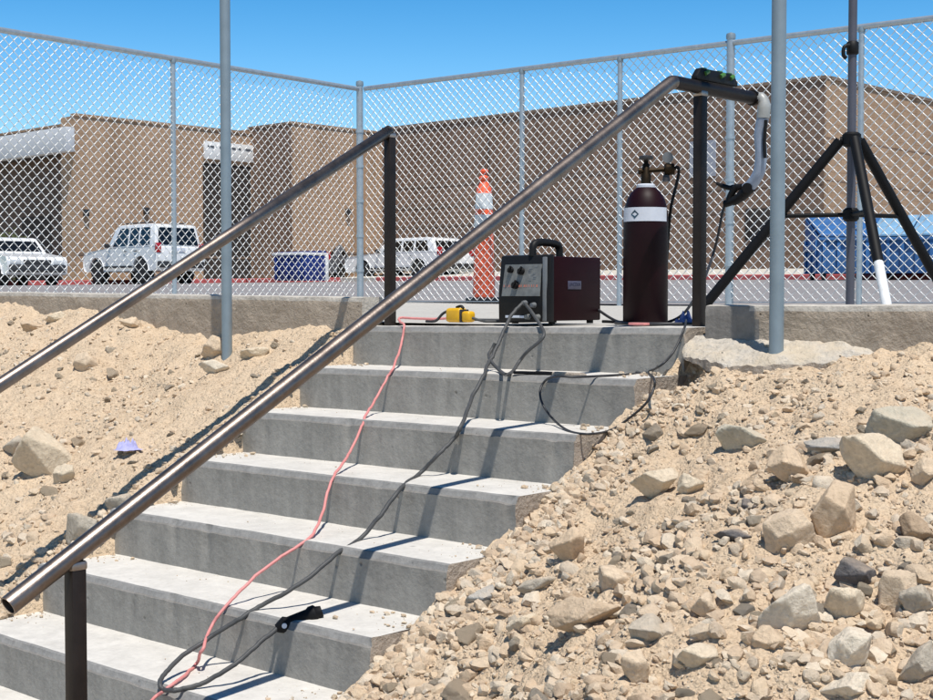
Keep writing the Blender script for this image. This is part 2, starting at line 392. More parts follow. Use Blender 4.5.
# ------------------------------------------------------------------ stairs
RUN, RISE = .3052, .17
W0 = -1.80
def stair_step(k, parent, back=.34):
    y0 = -RUN*k; zt = .022-RISE*k; zb = zt-RISE-.05 if k < 9 else zt-.3
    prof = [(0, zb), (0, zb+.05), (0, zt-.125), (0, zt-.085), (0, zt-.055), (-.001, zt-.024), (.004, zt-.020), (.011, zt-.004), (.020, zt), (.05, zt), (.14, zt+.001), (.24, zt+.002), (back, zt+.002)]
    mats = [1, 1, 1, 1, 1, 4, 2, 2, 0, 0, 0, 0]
    n = 110; xr = -.004+.010*math.sin(k*2.3)
    vs = []; fs = []; ms = []
    X = np.linspace(W0, xr, n)
    for i, x in enumerate(X):
        endw = max(0, 1-(xr-x)/.05)
        for j, (dy, z) in enumerate(prof):
            p = Vector((x*2.2, y0*3, z*6+k)); w = .0022*noise.noise(p*4) + .0012*noise.noise(p*17)
            yy = y0+dy; zz = z+.0106*x
            if 3 <= j <= 7:
                ch = max(0, noise.noise(Vector((x*14, k*3.1, 2)))-.30)*.045 + max(0, noise.noise(Vector((x*45, k*5.7, 9)))-.45)*.02
                yy += w*1.2+ch*.6; zz += w*.8-ch*.4
            elif j < 3: yy += w
            else: zz += w*.5
            yy += endw*.010*max(0, noise.noise(Vector((z*30, k, 4.))))
            vs.append((x + (endw > 0.9)*.008*noise.noise(Vector((z*38, dy*30, k*2.))), yy, zz))
    m = len(prof)
    for i in range(n-1):
        for j in range(m-1):
            a = i*m+j; fs.append((a, a+m, a+m+1, a+1)); ms.append(mats[j])
    o = len(vs)
    # right cheek, rough, down to the ground line
    for (ii, sgn) in ((n-1, 1), (0, -1)):
        ring = [ii*m+j for j in range(m)]; b = len(vs)
        vs.append((X[ii], y0+back, zb-.02)); fs.append(tuple(ring+[b]) if sgn > 0 else tuple((ring+[b])[::-1])); ms.append(3)
    mb = MB(); mb.v = vs; mb.f = fs; mb.m = ms
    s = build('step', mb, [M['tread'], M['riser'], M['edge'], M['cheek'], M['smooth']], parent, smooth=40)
    return s
st = thing('concrete_stairs', 'grey concrete stairs with pale treads climbing to the landing', 'stairs', (-.9, -1.3, -1.5))
for k in range(0, 10): stair_step(k, st)

# ------------------------------------------------------------------ low walls
def low_wall(name, x0, x1, ztop0, ztop1, label, smooth_shade_end=None, yw=.06, th=.135):
    n = int(abs(x1-x0)/.02); X = np.linspace(x0, x1, n); mb = MB(); vs = []; fs = []; ms = []
    m = 12
    for i, x in enumerate(X):
        zt = ztop0+(ztop1-ztop0)*(x-x0)/(x1-x0)
        prof = [(yw, zt-.5), (yw, zt-.30), (yw, zt-.24), (yw, zt-.18), (yw, zt-.13), (yw, zt-.09), (yw, zt-.05), (yw, zt-.022), (yw+.005, zt-.004), (yw+.03, zt), (yw+th-.01, zt), (yw+th, zt-.5)]
        for j, (y, z) in enumerate(prof):
            rough = 1.0
            if smooth_shade_end and smooth_shade_end[0] < x < smooth_shade_end[1]: rough = .15
            nn = noise.fractal(Vector((x*7, z*7, j*.0+1)), 1, 2, 4)
            y2 = y + (rough*(.010*nn + .004*noise.noise(Vector((x*40, z*40, 0)))) if j < 9 else .002*nn)
            vs.append((x, y2, z+.003*noise.noise(Vector((x*6, y*20, 5)))*(1 if j > 6 else 0)))
    mats = [0]*7+[1]*4
    for i in range(n-1):
        for j in range(m-1):
            a = i*m+j; fs.append((a, a+m, a+m+1, a+1))
            mi = mats[j]; x = X[i]
            if smooth_shade_end and j < 8 and smooth_shade_end[0] < x < smooth_shade_end[1] - max(0, j-4)*.016 + .012*noise.noise(Vector((j*1.7, 3, 1))): mi = 2  # pole shadow with its cut corner put into the smooth end's grey
            ms.append(mi)
    fs.append(tuple(range(m))[::-1]); ms.append(1); fs.append(tuple(range((n-1)*m, n*m))); ms.append(1)
    mb.v = vs; mb.f = fs; mb.m = ms
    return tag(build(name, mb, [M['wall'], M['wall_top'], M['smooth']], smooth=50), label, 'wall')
low_wall('retaining_wall', -5.8, -1.765, .170, .132, 'long low concrete wall left of the stairs above the sandy bank')
low_wall('retaining_wall', .045, 6.2, .1035, .135, 'low rough concrete wall right of the stairs with smooth end painted in shadow grey', (.0, .265))

# spilled concrete pad at the foot of the right wall
def pad():
    nx, ny = 90, 34; vs = []; fs = []
    def edge(x):
        return interp(x, [0, .04, .10, .16, .25, .35, .45, .58, .71], [-.02, -.07, -.10, -.105, -.13, -.135, -.12, -.06, .02]) + .014*noise.fractal(Vector((x*14, 2, 0)), 1, 2, 4)
    for lay in (0, 1):
        for i in range(nx):
            x = .004 + .70*i/(nx-1)
            for j in range(ny):
                y = .075 + (edge(x)-.075)*j/(ny-1)
                if lay == 0:
                    e = max(0, (j/(ny-1)-.8)/.2); ex = max(0, (x-.56)/.14)
                    z = -.002 - .02*x - .38*(.075-y) + .016*fb(x, y, 8, 4, 21.) + .006*fb(x, y, 40, 2, 3.) - .012*e*e - .03*ex*ex
                else: z = -.030 - .035*smooth((x-.10)/.15) - .05*x - .38*(.075-y) - .014*fb(x, y, 12, 3, 9.)
                vs.append((x, y, z))
    N_ = nx*ny
    for i in range(nx-1):
        for j in range(ny-1):
            a = i*ny+j; fs.append((a, a+1, a+ny+1, a+ny)); fs.append((a+N_, a+N_+ny, a+N_+ny+1, a+N_+1))
    for i in range(nx-1):
        a = i*ny+ny-1; fs.append((a, a+N_, a+N_+ny, a+ny)); 
    for j in range(ny-1):
        a = j; fs.append((a, a+N_, a+N_+1, a+1)); a = (nx-1)*ny+j; fs.append((a, a+1, a+N_+1, a+N_))
    mb = MB(); mb.v = vs; mb.f = fs
    mb.m = [0]*(2*(nx-1)*(ny-1)) + [1]*(len(fs)-2*(nx-1)*(ny-1))
    tag(build('concrete_slab', mb, [M['pad'], M['cheek']], smooth=40), 'lumpy whitish spilled concrete slab around the right pole base', 'slab')
pad()

# ------------------------------------------------------------------ handrails
def rail_tube(mb, pts, r, n=20, mi=0, hollow=0.004):
    mb.tube(pts, r, n, mi, caps=False)
    p = [Vector(q) for q in pts]; d = (p[1]-p[0]).normalized()
    # hollow lower end: annulus and inner bore
    a = Vector((0, 0, 1)); u = d.cross(a).normalized(); w = d.cross(u); o = []; i_ = []; b = []
    for k in range(n):
        e = u*math.cos(2*math.pi*k/n)+w*math.sin(2*math.pi*k/n)
        o.append(p[0]+e*r); i_.append(p[0]+e*(r-hollow)); b.append(p[0]+d*.15+e*(r-hollow))
    mb.add(o+i_+b, [(k, (k+1) % n, n+(k+1) % n, n+k) for k in range(n)] + [(n+k, n+(k+1) % n, 2*n+(k+1) % n, 2*n+k) for k in range(n)] + [tuple(range(2*n, 3*n))], mi)
def fillet(a, b, c, r, n=6):
    a, b, c = Vector(a), Vector(b), Vector(c); u = (a-b).normalized(); v = (c-b).normalized()
    p, q = b+u*r, b+v*r; out = []
    for i in range(n+1):
        t = i/n; out.append((1-t)**2*p+2*t*(1-t)*b+t*t*q)
    return out
XR = -.08
e0 = on_x(8, 606, XR); bnd = on_x(672, 82, XR); end = on_x(752, 98, XR)
hr = thing('handrail', 'long bare steel handrail in the foreground crossing the whole flight', 'handrail', (XR, e0[1], -1.3))
mb = MB(); fl = fillet(e0, bnd, end, .012, 4)
rail_tube(mb, [e0] + [Vector(e0).lerp(fl[0], t) for t in (.25, .5, .75)] + fl, .0245)
build('rail', mb, M['rail'], hr, smooth=60)
mb = MB(); d_ = (Vector(end)-Vector(bnd)).normalized()
mb.tube([fl[-1]+d_*.001, fl[-1].lerp(Vector(end), .5), Vector(end)], .0245, 20)
mb.tube([Vector(end), Vector(end)+d_*.012], [.030, .030], 20)
ex = build('extension', mb, M['dark_rail'], hr, smooth=60)
tag(ex, 'dark level end piece of the handrail')
def sq_post(x, y, z0, z1, parent, half=.0195):
    mb = MB(); mb.box((x, y, (z0+z1)/2), (half*2, half*2, z1-z0))
    mb2 = mb
    o = build('post', mb2, M['post'], parent, bevel=.004)
    mb = MB(); mb.box((x, y, z1-.012), (half*2.25, half*2.25, .022)); build('weld', mb, M['weld'], o, bevel=.006)
    return o
py = on_y(700, 324, .2)
sq_post(XR, .205, .024, bnd[2]-.012, hr)
low = on_x(75, 553.5, XR)
sq_post(XR, low[1], -1.34, low[2]-.016, hr)
XL = -1.66
l1 = on_x(389, 131, XL); l0 = on_x(0, 385, XL); dl = Vector(l0)-Vector(l1); dl.normalize()
hl = thing('handrail', 'far steel handrail on the left side of the stairs', 'handrail', (XL, -2.4, -1.3))
mb = MB(); rail_tube(mb, [Vector(l1)+dl*3.05, Vector(l1)+dl*2, Vector(l1)+dl, Vector(l1)+dl*.0], .0245)
mb.tube([Vector(l1), Vector(l1)-dl*.004], .0245, 20)
build('rail', mb, M['rail'], hl, smooth=60)
sq_post(XL, l1[1]+.005, .006, l1[2]-.008, hl)
sq_post(XL, -2.4, -1.34, l1[2]-.557*(l1[1]+2.4)-.02, hl)

# spirit level lying on the rail extension
lv = thing('spirit_level', 'small black spirit level with green vials on the handrail end', 'level', (XR, .33, .93))
La = on_x(694, 80, XR); Lb = on_x(735, 86, XR); ly0, ly1 = La[1]+.0, Lb[1]-.0
zl = bnd[2]+.0235+.002
mb = MB(); L_ = ly1-ly0
mb.prism([(ly0, zl), (ly1, zl), (ly1, zl+.014), (ly1-.03*L_/.3, zl+.043), (ly0+.03*L_/.3, zl+.043), (ly0, zl+.012)], XR-.013, XR+.013, 0, 'x')
lvb = build('body', mb, M['black'], lv, bevel=.003)
for t, s_ in ((.22, .020), (.60, .024), (.84, .018)):
    mb = MB(); yc = ly0+L_*t; mb.tube([(XR+.0135, yc-s_*.5, zl+.024), (XR+.0145, yc+s_*.5, zl+.034)], .009, 10); 
    mb.box((XR, yc, zl+.0445), (.016, s_*1.1, .006)); build('vial', mb, M['green'], lvb, smooth=50)

# ------------------------------------------------------------------ welding gun hooked on rail end
def gp(u, y, dy=0): return on_y(u, y, end[1]+.02+dy)
wg = thing('welding_gun', 'curved pale grey welding gun hanging from the handrail end', 'welding gun', end)
mb = MB(); mb.tube(spline([gp(752, 98), gp(759, 97), gp(764, 103), gp(763, 118)], 5), [.018]*6+[.022]*5+[.025]*5, 12); build('neck', mb, M['gunhaze'], wg, smooth=60)
mb = MB(); mb.tube(spline([gp(763, 118), gp(760, 135), gp(761, 155), gp(759, 172), gp(752, 184), gp(746, 189)], 6), .023, 14); hd = build('handle', mb, M['gun'], wg, smooth=60)
mb = MB(); mb.tube(spline([gp(766, 120, -.02), gp(764.5, 140, -.02), gp(765, 158, -.02)], 4), .007, 8); build('trigger', mb, M['black'], hd, smooth=60)
mb = MB()
mb.tube(spline([gp(752, 187), gp(744, 194), gp(736, 200), gp(725, 204)], 5), [.020]*4+[.022]*4+[.019]*4+[.015]*4, 10)
mb.tube(spline([gp(742, 187), gp(730, 188), gp(720, 185), gp(714, 181.5)], 5), [.013]*5+[.010]*5+[.007]*3+[.003]*3, 8)
mb.tube(spline([gp(738, 186), gp(732, 193), gp(728, 203)], 5), .014, 8)
build('jaw', mb, M['black'], wg, smooth=60)
mb = MB(); mb.tube([gp(747, 188, -.03), gp(747, 188, .03)], .020, 14); build('knob', mb, M['blackp'], wg, smooth=40)
mb = MB(); mb.tube(spline([gp(725, 204), gp(722, 215), gp(718, 236), gp(712, 258), on_y(704, 280, .42), on_y(693, 301, .36), on_y(682, 315, .33), on_y(668, 322, .34), on_y(650, 324, .36)], 6), .0055, 7)
build('cable', mb, M['cable_dk'], wg, smooth=60)

# ------------------------------------------------------------------ welder
wx0, wx1 = on_y(500, 324, .12)[0], on_y(548, 325, .12)[0]
wy0, wy1 = .12, .465; wz0 = .024
wz1 = on_y(548, 254, .12)[2]
wd = thing('welding_machine', 'dark red box welder with grey control panel standing on the landing', 'welder', ((wx0+wx1)/2, .3, wz0))
mb = MB(); mb.box(((wx0+wx1)/2, (wy0+.035+wy1)/2, (wz0+.012+wz1-.008)/2), (wx1-wx0-.008, wy1-wy0-.035, wz1-wz0-.02)); build('case', mb, M['maroon'], wd, bevel=.006)
for sx in (wx0+.03, wx1-.03):
    for sy in (wy0+.06, wy1-.04):
        mb = MB(); mb.lathe([(.014, wz0-.001), (.014, wz0+.014)], (sx, sy, 0), 10); build('foot', mb, M['black'], wd, smooth=40)
mb = MB(); H_ = wz1-wz0
mb.prism([(wy0+.036, wz0+.008), (wy0-.004, wz0+.008), (wy0-.006, wz0+.45*H_), (wy0+.012, wz1-.004), (wy0+.036, wz1)], wx0-.004, wx1+.002, 0, 'x')
fr = build('front_frame', mb, M['black'], wd, bevel=.004)
wW = wx1-wx0
def fpt(a, b, o=.0): # a across, b up on the sloped control panel
    y = wy0-.006 + (b-.42)*.018/.58; return (wx0+wW*a, y-.004-o, wz0+H_*b)
mb = MB(); mb.add([fpt(.07, .40), fpt(.86, .40), fpt(.86, .86), fpt(.10, .86), fpt(.07, .40, -.012), fpt(.86, .40, -.012), fpt(.86, .86, -.012), fpt(.10, .86, -.012)],
    [(0, 1, 2, 3), (4, 7, 6, 5), (0, 4, 5, 1), (1, 5, 6, 2), (2, 6, 7, 3), (3, 7, 4, 0)]); pn = build('control_panel', mb, M['panel'], wd)
for a, b, r_ in ((.36, .56, .017), (.46, .76, .016), (.24, .78, .013)):
    mb = MB(); p0 = Vector(fpt(a, b)); mb.tube([p0, p0+Vector((0, -.016, -.001))], [r_, r_*.8], 12); mb.box(p0+Vector((.004, -.018, .004)), (.007, .008, r_*2.1), 0, M=Matrix.Rotation(R(35), 4, 'Y')); build('knob', mb, M['black'], pn, smooth=40)
mb = MB()
for q in range(14):
    a = .10+.052*q+random.uniform(0, .01); w_ = random.uniform(.012, .034)
    p = fpt(a, .53, .001); p2 = fpt(a+w_, .53, .001); p3 = fpt(a+w_, .565, .001); p4 = fpt(a, .565, .001); mb.quad(p, p2, p3, p4)
build('red_lettering', mb, M['redink'], pn)
mb = MB()
for q in range(9):
    a = .58+random.uniform(0, .2); b = .62+.024*q; p = [fpt(a, b, .001), fpt(a+.06, b, .001), fpt(a+.06, b+.012, .001), fpt(a, b+.012, .001)]; mb.quad(*p)
build('scale_marks', mb, M['panel_tr'], pn)
mb = MB(); mb.box((wx1-.012, wy0-.0045, wz0+H_*.5), (.018, .012, H_*.92)); build('side_trim', mb, M['panel_tr'], wd, bevel=.003)
for a, b in ((.56, .30), (.74, .27), (.62, .10), (.82, .10)):
    mb = MB(); mb.tube([(wx0+wW*a, wy0-.004, wz0+H_*b), (wx0+wW*a, wy0-.024, wz0+H_*b)], [.012, .009], 10); build('terminal', mb, M['panel'] if b < .2 else M['panel_tr'], wd, smooth=40)
mb = MB(); mb.box((wx0+wW*.36, wy0-.008, wz0+H_*.10), (wW*.42, .006, .010)); build('nameplate', mb, M['label'], wd, bevel=.001)
mb = MB(); hx = (wx0+wx1)/2+.03
mb.tube(spline([(hx, wy0+.02, wz1-.006), (hx, wy0+.025, wz1+.036), (hx, wy0+.06, wz1+.050), (hx, wy0+.15, wz1+.048), (hx, wy0+.185, wz1+.034), (hx, wy0+.19, wz1-.012)], 6), .0155, 10)
build('handle', mb, M['black'], wd, smooth=60)
mb = MB(); mb.box((wx1-.003, wy0+.17, wz0+H_*.56), (.003, .085, .034)); bd = build('badge', mb, M['badgew'], wd, bevel=.001)
txt = bpy.data.curves.new('lettering', 'FONT'); txt.body = 'LINCOLN'; txt.size = .021; txt.extrude = .0004; txt.align_x = 'CENTER'; txt.align_y = 'CENTER'
def text_mesh(name, body, size, loc, rot, mat, parent, sx=1):
    c = bpy.data.curves.new(name, 'FONT'); c.body = body; c.size = size; c.extrude = .0004; c.align_x = 'CENTER'; c.align_y = 'CENTER'
    o = bpy.data.objects.new(name, c); COL.objects.link(o)
    dg = bpy.context.evaluated_depsgraph_get(); me = bpy.data.meshes.new_from_object(o.evaluated_get(dg)); bpy.data.objects.remove(o)
    me.materials.clear(); me.materials.append(mat)
    Mx = Matrix.Translation(Vector([float(q) for q in loc])) @ rot @ Matrix.Diagonal((sx, 1, 1, 1)); me.transform(Mx)
    o = link(name, me, parent); o.matrix_parent_inverse = parent_world(parent).inverted(); return o
bpy.data.curves.remove(txt)
text_mesh('lettering', 'LINCOLN', .020, (wx1-.0010, wy0+.17, wz0+H_*.57), Matrix.Rotation(R(90), 4, 'Z') @ Matrix.Rotation(R(90), 4, 'X'), M['badge'], bd, .85)

# ------------------------------------------------------------------ gas cylinder
cx, cy, cz = -.368, .265, .024
gc = thing('gas_cylinder', 'dark maroon gas cylinder with white label band beside the welder', 'gas cylinder', (cx, cy, cz))
ztop = on_y(643, 187, cy)[2]; rc = .0865
prof = [(rc-.006, cz), (rc, cz+.008), (rc, ztop-.125), (rc*.985, ztop-.105), (rc*.93, ztop-.075), (rc*.82, ztop-.045), (rc*.66, ztop-.022), (rc*.45, ztop-.006), (rc*.36, ztop)]
mb = MB(); mb.lathe(prof, (cx, cy, 0), 36); build('tank', mb, M['cyl'], gc, smooth=50)
def band(z0, z1, a0, a1, r, n=18):
    mb = MB(); vs = []
    for i in range(n+1):
        a = a0+(a1-a0)*i/n; sag = -.003*math.sin(math.pi*i/n)
        vs += [(cx+r*math.cos(a), cy+r*math.sin(a), z0), (cx+r*math.cos(a), cy+r*math.sin(a), z1)]
    mb.add(vs, [(2*i, 2*i+2, 2*i+3, 2*i+1) for i in range(n)]); return mb
va = math.atan2(CAM[1]-cy, CAM[0]-cx)
zb0, zb1 = on_y(640, 221, cy-.086)[2], on_y(640, 207, cy-.086)[2]
lb = build('label_band', band(zb0, zb1, va-1.30, va+1.12, rc+.0012), M['label'], gc, smooth=60)
mb = MB(); a = va-.50; rr_ = rc+.0022; zc = (zb0+zb1)/2; s_ = .017
mb.add([(cx+rr_*math.cos(a+q/rc), cy+rr_*math.sin(a+q/rc), zc+w) for q, w in ((-s_, 0), (0, -s_), (s_, 0), (0, s_))], [(0, 1, 2, 3)])
build('diamond', mb, M['label_dk'], lb)
mb = MB(); mb.lathe([(rc*.42, ztop-.006), (rc*.42, ztop+.006), (rc*.36, ztop+.010)], (cx, cy, 0), 20); build('collar', mb, M['label'], gc, smooth=40)
mb = MB(); mb.lathe([(.020, ztop+.006), (.020, ztop+.045), (.014, ztop+.055), (.014, ztop+.085), (.009, ztop+.09), (.009, ztop+.105)], (cx, cy, 0), 14)
vx = np.array([EW[0], -EW[1]*0, 0]);
def off(a, z, b=0): w = cam2w(a, b); return (cx+w[0], cy+w[1], z)
mb.tube([off(-.022, ztop+.060), off(.075, ztop+.066)], .009, 10); mb.tube([off(-.030, ztop+.060), off(-.018, ztop+.060)], .013, 10)
vl = build('valve', mb, M['brass'], gc, smooth=50)
mb = MB(); mb.lathe([(.008, ztop+.100), (.026, ztop+.104), (.028, ztop+.110), (.026, ztop+.117), (.008, ztop+.121)], (cx, cy, 0), 12); build('handwheel', mb, M['trim'], vl, smooth=40)
rg = MB(); rg.tube([off(.070, ztop+.066), off(.078, ztop+.066), off(.108, ztop+.068)], [.019, .024, .022], 14); rgo = build('regulator', rg, M['brass'], gc, smooth=50)
mb = MB(); p = Vector(off(.084, ztop+.112)); d_ = Vector((*cam2w(-.2, -1), 0)).normalized(); mb.tube([p-d_*.012, p+d_*.012], .021, 18); mb.tube([Vector(off(.086, ztop+.08)), Vector(off(.085, ztop+.10))], .007, 8); build('gauge', mb, M['panel_tr'], rgo, smooth=40)
mb = MB(); mb.tube([Vector(off(.078, ztop+.045)), Vector(off(.078, ztop+.02))], [.012, .016], 10); build('adjuster', mb, M['trim'], rgo, smooth=40)
mb = MB(); mb.tube(spline([off(.105, ztop+.066), off(.122, ztop+.075), off(.126, ztop+.05), off(.113, ztop-.01), off(.098, ztop-.075), off(.092, ztop-.16, .02), off(.085, ztop-.35, .06), off(.07, cz+.06, .09), off(-.05, cz+.012, .11), off(-.16, cz+.012, .06)], 6), .006, 8); build('hose', mb, M['black'], gc, smooth=60)

# small items on the landing
mb = MB(); c_ = on_y(636, 322, .115); mb.box((c_[0], .135, .030), (.075, .04, .010)); tag(build('board_scrap', mb, M['redcord'], bevel=.003), 'flat pinkish scrap lying in front of the gas cylinder', 'scrap')
def rag(name, c, sx, sy, h, mat, label, cat, seed):
    n = 22; mb = MB(); vs = []
    for i in range(n):
        for j in range(n):
            a, b = i/(n-1)*2-1, j/(n-1)*2-1; r2 = min(1, a*a+b*b)
            q = noise.fractal(Vector((a*1.8+seed, b*1.8, seed)), 1, 2, 4)
            vs.append((c[0]+a*sx*(1+.25*q), c[1]+b*sy*(1+.2*q), c[2]+h*(.25+.9*abs(q))*(1-r2)+.003))
    mb.add(vs, [(i*n+j, (i+1)*n+j, (i+1)*n+j+1, i*n+j+1) for i in range(n-1) for j in range(n-1)])
    return tag(build(name, mb, mat, smooth=180), label, cat)
c_ = on_y(686, 318, .29); rag('rag', (c_[0], .29, .026), .045, .04, .06, M['blue_rag'], 'crumpled blue rag by the foot of the handrail post', 'rag', 3.3)

# yellow outlet block
yx = on_y(460, 318, .085)[0]
yb = thing('power_block', 'yellow plastic power outlet block lying at the landing edge', 'power outlet', (yx, .085, .025))
mb = MB(); yw_ = .135; mb.box((yx-.02, .085, .056), (.085, .055, .060)); build('housing', mb, M['yellow'], yb, bevel=.014, segs=3)
mb = MB(); mb.box((yx+.048, .085, .050), (.046, .046, .046)); build('cap', mb, M['yellow'], yb, bevel=.012, segs=3)
mb = MB(); mb.box((yx+.0235, .085, .053), (.006, .052, .054)); build('seam', mb, M['trim'], yb, bevel=.002)
mb = MB(); mb.tube(spline([(yx-.02, .085, .088), (yx+.005, .085, .094), (yx+.02, .085, .085)], 4), .006, 6); build('strap', mb, M['black'], yb, smooth=60)
mb = MB(); mb.tube(spline([(yx-.055, .085, .078), (yx-.085, .07, .062), (yx-.10, .05, .035), (yx-.115, .04, .029), (yx-.15, .035, .029)], 5), .006, 6); build('lead', mb, M['cable_dk'], yb, smooth=60)

# ------------------------------------------------------------------ cables
def nose(u, y, k, o=.012): # point hanging just off the nosing of step k
    return on_y(u, y, -RUN*k-o)
def trd(u, y, k, h=.015): return on_z(u, y, .022-RISE*k+h-.012)
def wob(ps, q=0.):
    return [p + np.array([.006*noise.noise(Vector((i*.33+q, q, 0)))+.003*noise.noise(Vector((i*.9, q, 3))), 0, .0015*abs(noise.noise(Vector((i*.5, q, 7))))]) for i, p in enumerate(ps)]
mb = MB()
pts = [on_y(446, 318.5, .14), on_y(433, 319, .13), on_y(415, 318.5, .12), on_y(400, 318, .10), on_y(400, 322, .04), nose(404, 326, 0, .0), nose(401, 345, 0, .05), nose(394, 366, 1, -.03), nose(388.5, 376, 1), nose(375, 400, 1, .10), nose(366, 415, 2, -.06), nose(361.5, 427, 2), nose(350, 452, 2, .12), nose(338, 470, 3, -.05), nose(331, 482, 3), nose(323, 510, 3, .10), nose(314, 533, 4, -.07), nose(298, 546, 4), nose(268, 566, 4, .13), nose(241, 590, 4, .24), nose(222, 611, 5), nose(211, 627, 5, .05), nose(202, 650, 5, .14), trd(196, 664, 6), trd(185, 675, 6), trd(175, 682.5, 6), nose(165, 690, 6, .008), nose(152, 700, 6, .05), nose(135, 722, 7, -.05), nose(120, 745, 7)]
mb.tube(wob(spline(pts, 7)), .0052, 8); tag(build('extension_cord', mb, M['redcord'], smooth=60), 'faded red extension cord running down the stairs from the landing', 'cord')

wl = thing('welding_lead', 'long grey welding cable down the stairs ending in black clamp', 'cable', (wx0+wW*.6, wy0, .1))
mb = MB()
pts = [(wx0+wW*.56, wy0-.02, wz0+H_*.30), on_y(513, 313, .05), nose(506, 326, 0, .015), nose(500, 340, 0, .06), nose(492, 357, 0, .12), nose(487, 366, 1, -.12), nose(484, 375, 1), nose(473, 396, 1, .1), trd(461, 426, 2), nose(455, 437, 2), nose(438, 455, 2, .09), trd(419, 474, 3), nose(401, 488, 3), nose(383, 512, 3, .1), trd(361, 538, 4), nose(338, 553, 4), nose(300, 584, 4, .16), nose(262, 605, 5, -.05), nose(241, 618, 5), nose(206, 640, 5, .10), nose(180, 658, 5, .2), nose(163, 676, 6, -.02), nose(160, 685, 6), nose(164, 689.5, 6, .01), nose(174, 690.5, 6, .01), nose(186, 688, 6, -.02), nose(205, 682, 6, -.07), nose(235, 664, 5, .16), nose(259, 643, 5, .07), nose(279, 627, 5, .008)]
mb.tube(wob(spline(pts, 8), 2.), .0072, 9); build('sheath', mb, M['cable'], wl, smooth=60)
p0 = Vector(nose(276, 628.5, 5, .012)); p1 = Vector(trd(322, 611, 5, .028)); dd = (p1-p0)
mb = MB(); mb.tube([p0, p0+dd*.12, p0+dd*.2, p0+dd*.28, p0+dd*.7, p0+dd*.75, p0+dd*.86, p0+dd*.9, p1], [.012, .022, .028, .022, .023, .028, .028, .021, .017], 12)
ck = build('clamp', mb, M['blackp'], wl, smooth=40)
mb = MB(); mb.tube([p0+dd*.2+Vector((.012, -.012, .003)), p0+dd*.2+Vector((.020, -.02, .004))], .008, 10); build('screw', mb, M['label'], ck, smooth=40)

w2 = thing('electrode_lead', 'short grey lead looping from the welder to the first tread', 'cable', (wx0+wW*.7, wy0, .1))
mb = MB()
pts = [(wx0+wW*.60, wy0-.02, wz0+H_*.29), on_y(531, 311, .06), on_y(541, 326, .0), nose(544, 334, 0, .05), nose(540, 341, 0, .07), nose(527, 352, 0, .09), nose(519, 362, 0, .10), trd(513, 371, 1, .012), trd(506, 374.5, 1, .012), nose(498, 369, 0, .19), nose(491, 361, 0, .14), nose(489, 355, 0, .10), nose(492, 349, 0, .07), nose(495, 343, 0, .06)]
mb.tube(spline(pts, 7), .0068, 9); build('sheath', mb, M['cable'], w2, smooth=60)
tg = thing('electrode_holder', 'slim pale and black torch handle lying along the first tread', 'torch', trd(545, 371, 1))
mb = MB(); a, b = Vector(trd(514, 372.5, 1, .014)), Vector(trd(586, 375, 1, .014)); mb.tube([a, a.lerp(b, .3), a.lerp(b, .32), a.lerp(b, .55)], [.006, .007, .009, .008], 10); build('grip', mb, M['blackp'], tg, smooth=40)
mb = MB(); mb.tube([a.lerp(b, .55), a.lerp(b, .6), a.lerp(b, .97), b], [.008, .009, .007, .004], 10); build('barrel', mb, M['cheek'], tg, smooth=40)

mb = MB()
pts = [on_y(686, 320, .20), on_y(685, 326, .03), nose(679, 341, 0, .02), nose(672, 354, 0, .06), nose(660, 366, 0, .12), trd(645, 372.5, 1), trd(625, 374.5, 1), trd(600, 376, 1), trd(575, 377, 1), trd(556, 376.5, 1), nose(545, 381, 1, .01), nose(540, 392, 1, .03), nose(543, 405, 1, .06), nose(553, 419, 1, .07), trd(568, 430.5, 2), trd(588, 434, 2), trd(611, 430, 2), nose(632, 416, 1, .08), nose(647, 402, 1, .08), nose(654, 388, 1, .05), nose(654, 379, 1, .02), trd(648, 373.5, 1), trd(636, 372.5, 1)]
mb.tube(spline(pts, 7), .0042, 8); tag(build('black_wire', mb, M['cable_dk'], smooth=60), 'thin black wire hanging in a loop over the upper right steps', 'wire')
mb = MB(); mb.tube(spline([(wx1-.02, wy1-.01, wz0+.06), (wx1+.06, wy1-.03, .05), (wx1+.13, wy1-.06, .032), (cx-.12, cy+.03, .031), (cx-.10, cy-.06, .031), (cx+.02, cy-.115, .031), (cx+.15, cy-.09, .031), (-.13, .30, .031), (-.09, .34, .031)], 7), .006, 8); build('power_cord', mb, M['cable_dk'], wd, smooth=60)
mb = MB(); mb.tube(spline([(yx+.07, .085, .045), (yx+.11, .10, .034), (yx+.15, .12, .031), (wx0+.02, wy0+.25, .031), (wx0-.12, wy0+.36, .031), (wx0-.35, wy0+.30, .031), (wx0-.5, wy0+.2, .031)], 7), .0055, 8); build('tail_cord', mb, M['cable'], yb, smooth=60)

# ------------------------------------------------------------------ galvanized poles
def pole(u, y, Y, r, h, label):
    b = on_y(u, y, Y); mb = MB()
    mb.tube([(b[0], Y, b[2]-.25), (b[0], Y, b[2]+.6), (b[0], Y, h)], r, 20)
    p = thing('galvanized_pole', label, 'pole', (b[0], Y, b[2]))
    build('shaft', mb, M['galv_pole'], p, smooth=60)
    mb = MB(); mb.lathe([(r+.002, h), (r+.002, h+.02), (r*.6, h+.035)], (b[0], Y, 0), 20); build('cap', mb, M['galv'], p, smooth=50)
    return b
pole(227, 342, -.12, .0245, 2.9, 'tall slim grey pole rising in front of the left wall')
pole(776.5, 331, -.055, .0243, 2.9, 'tall thick grey pole rising from the spilled concrete at right')

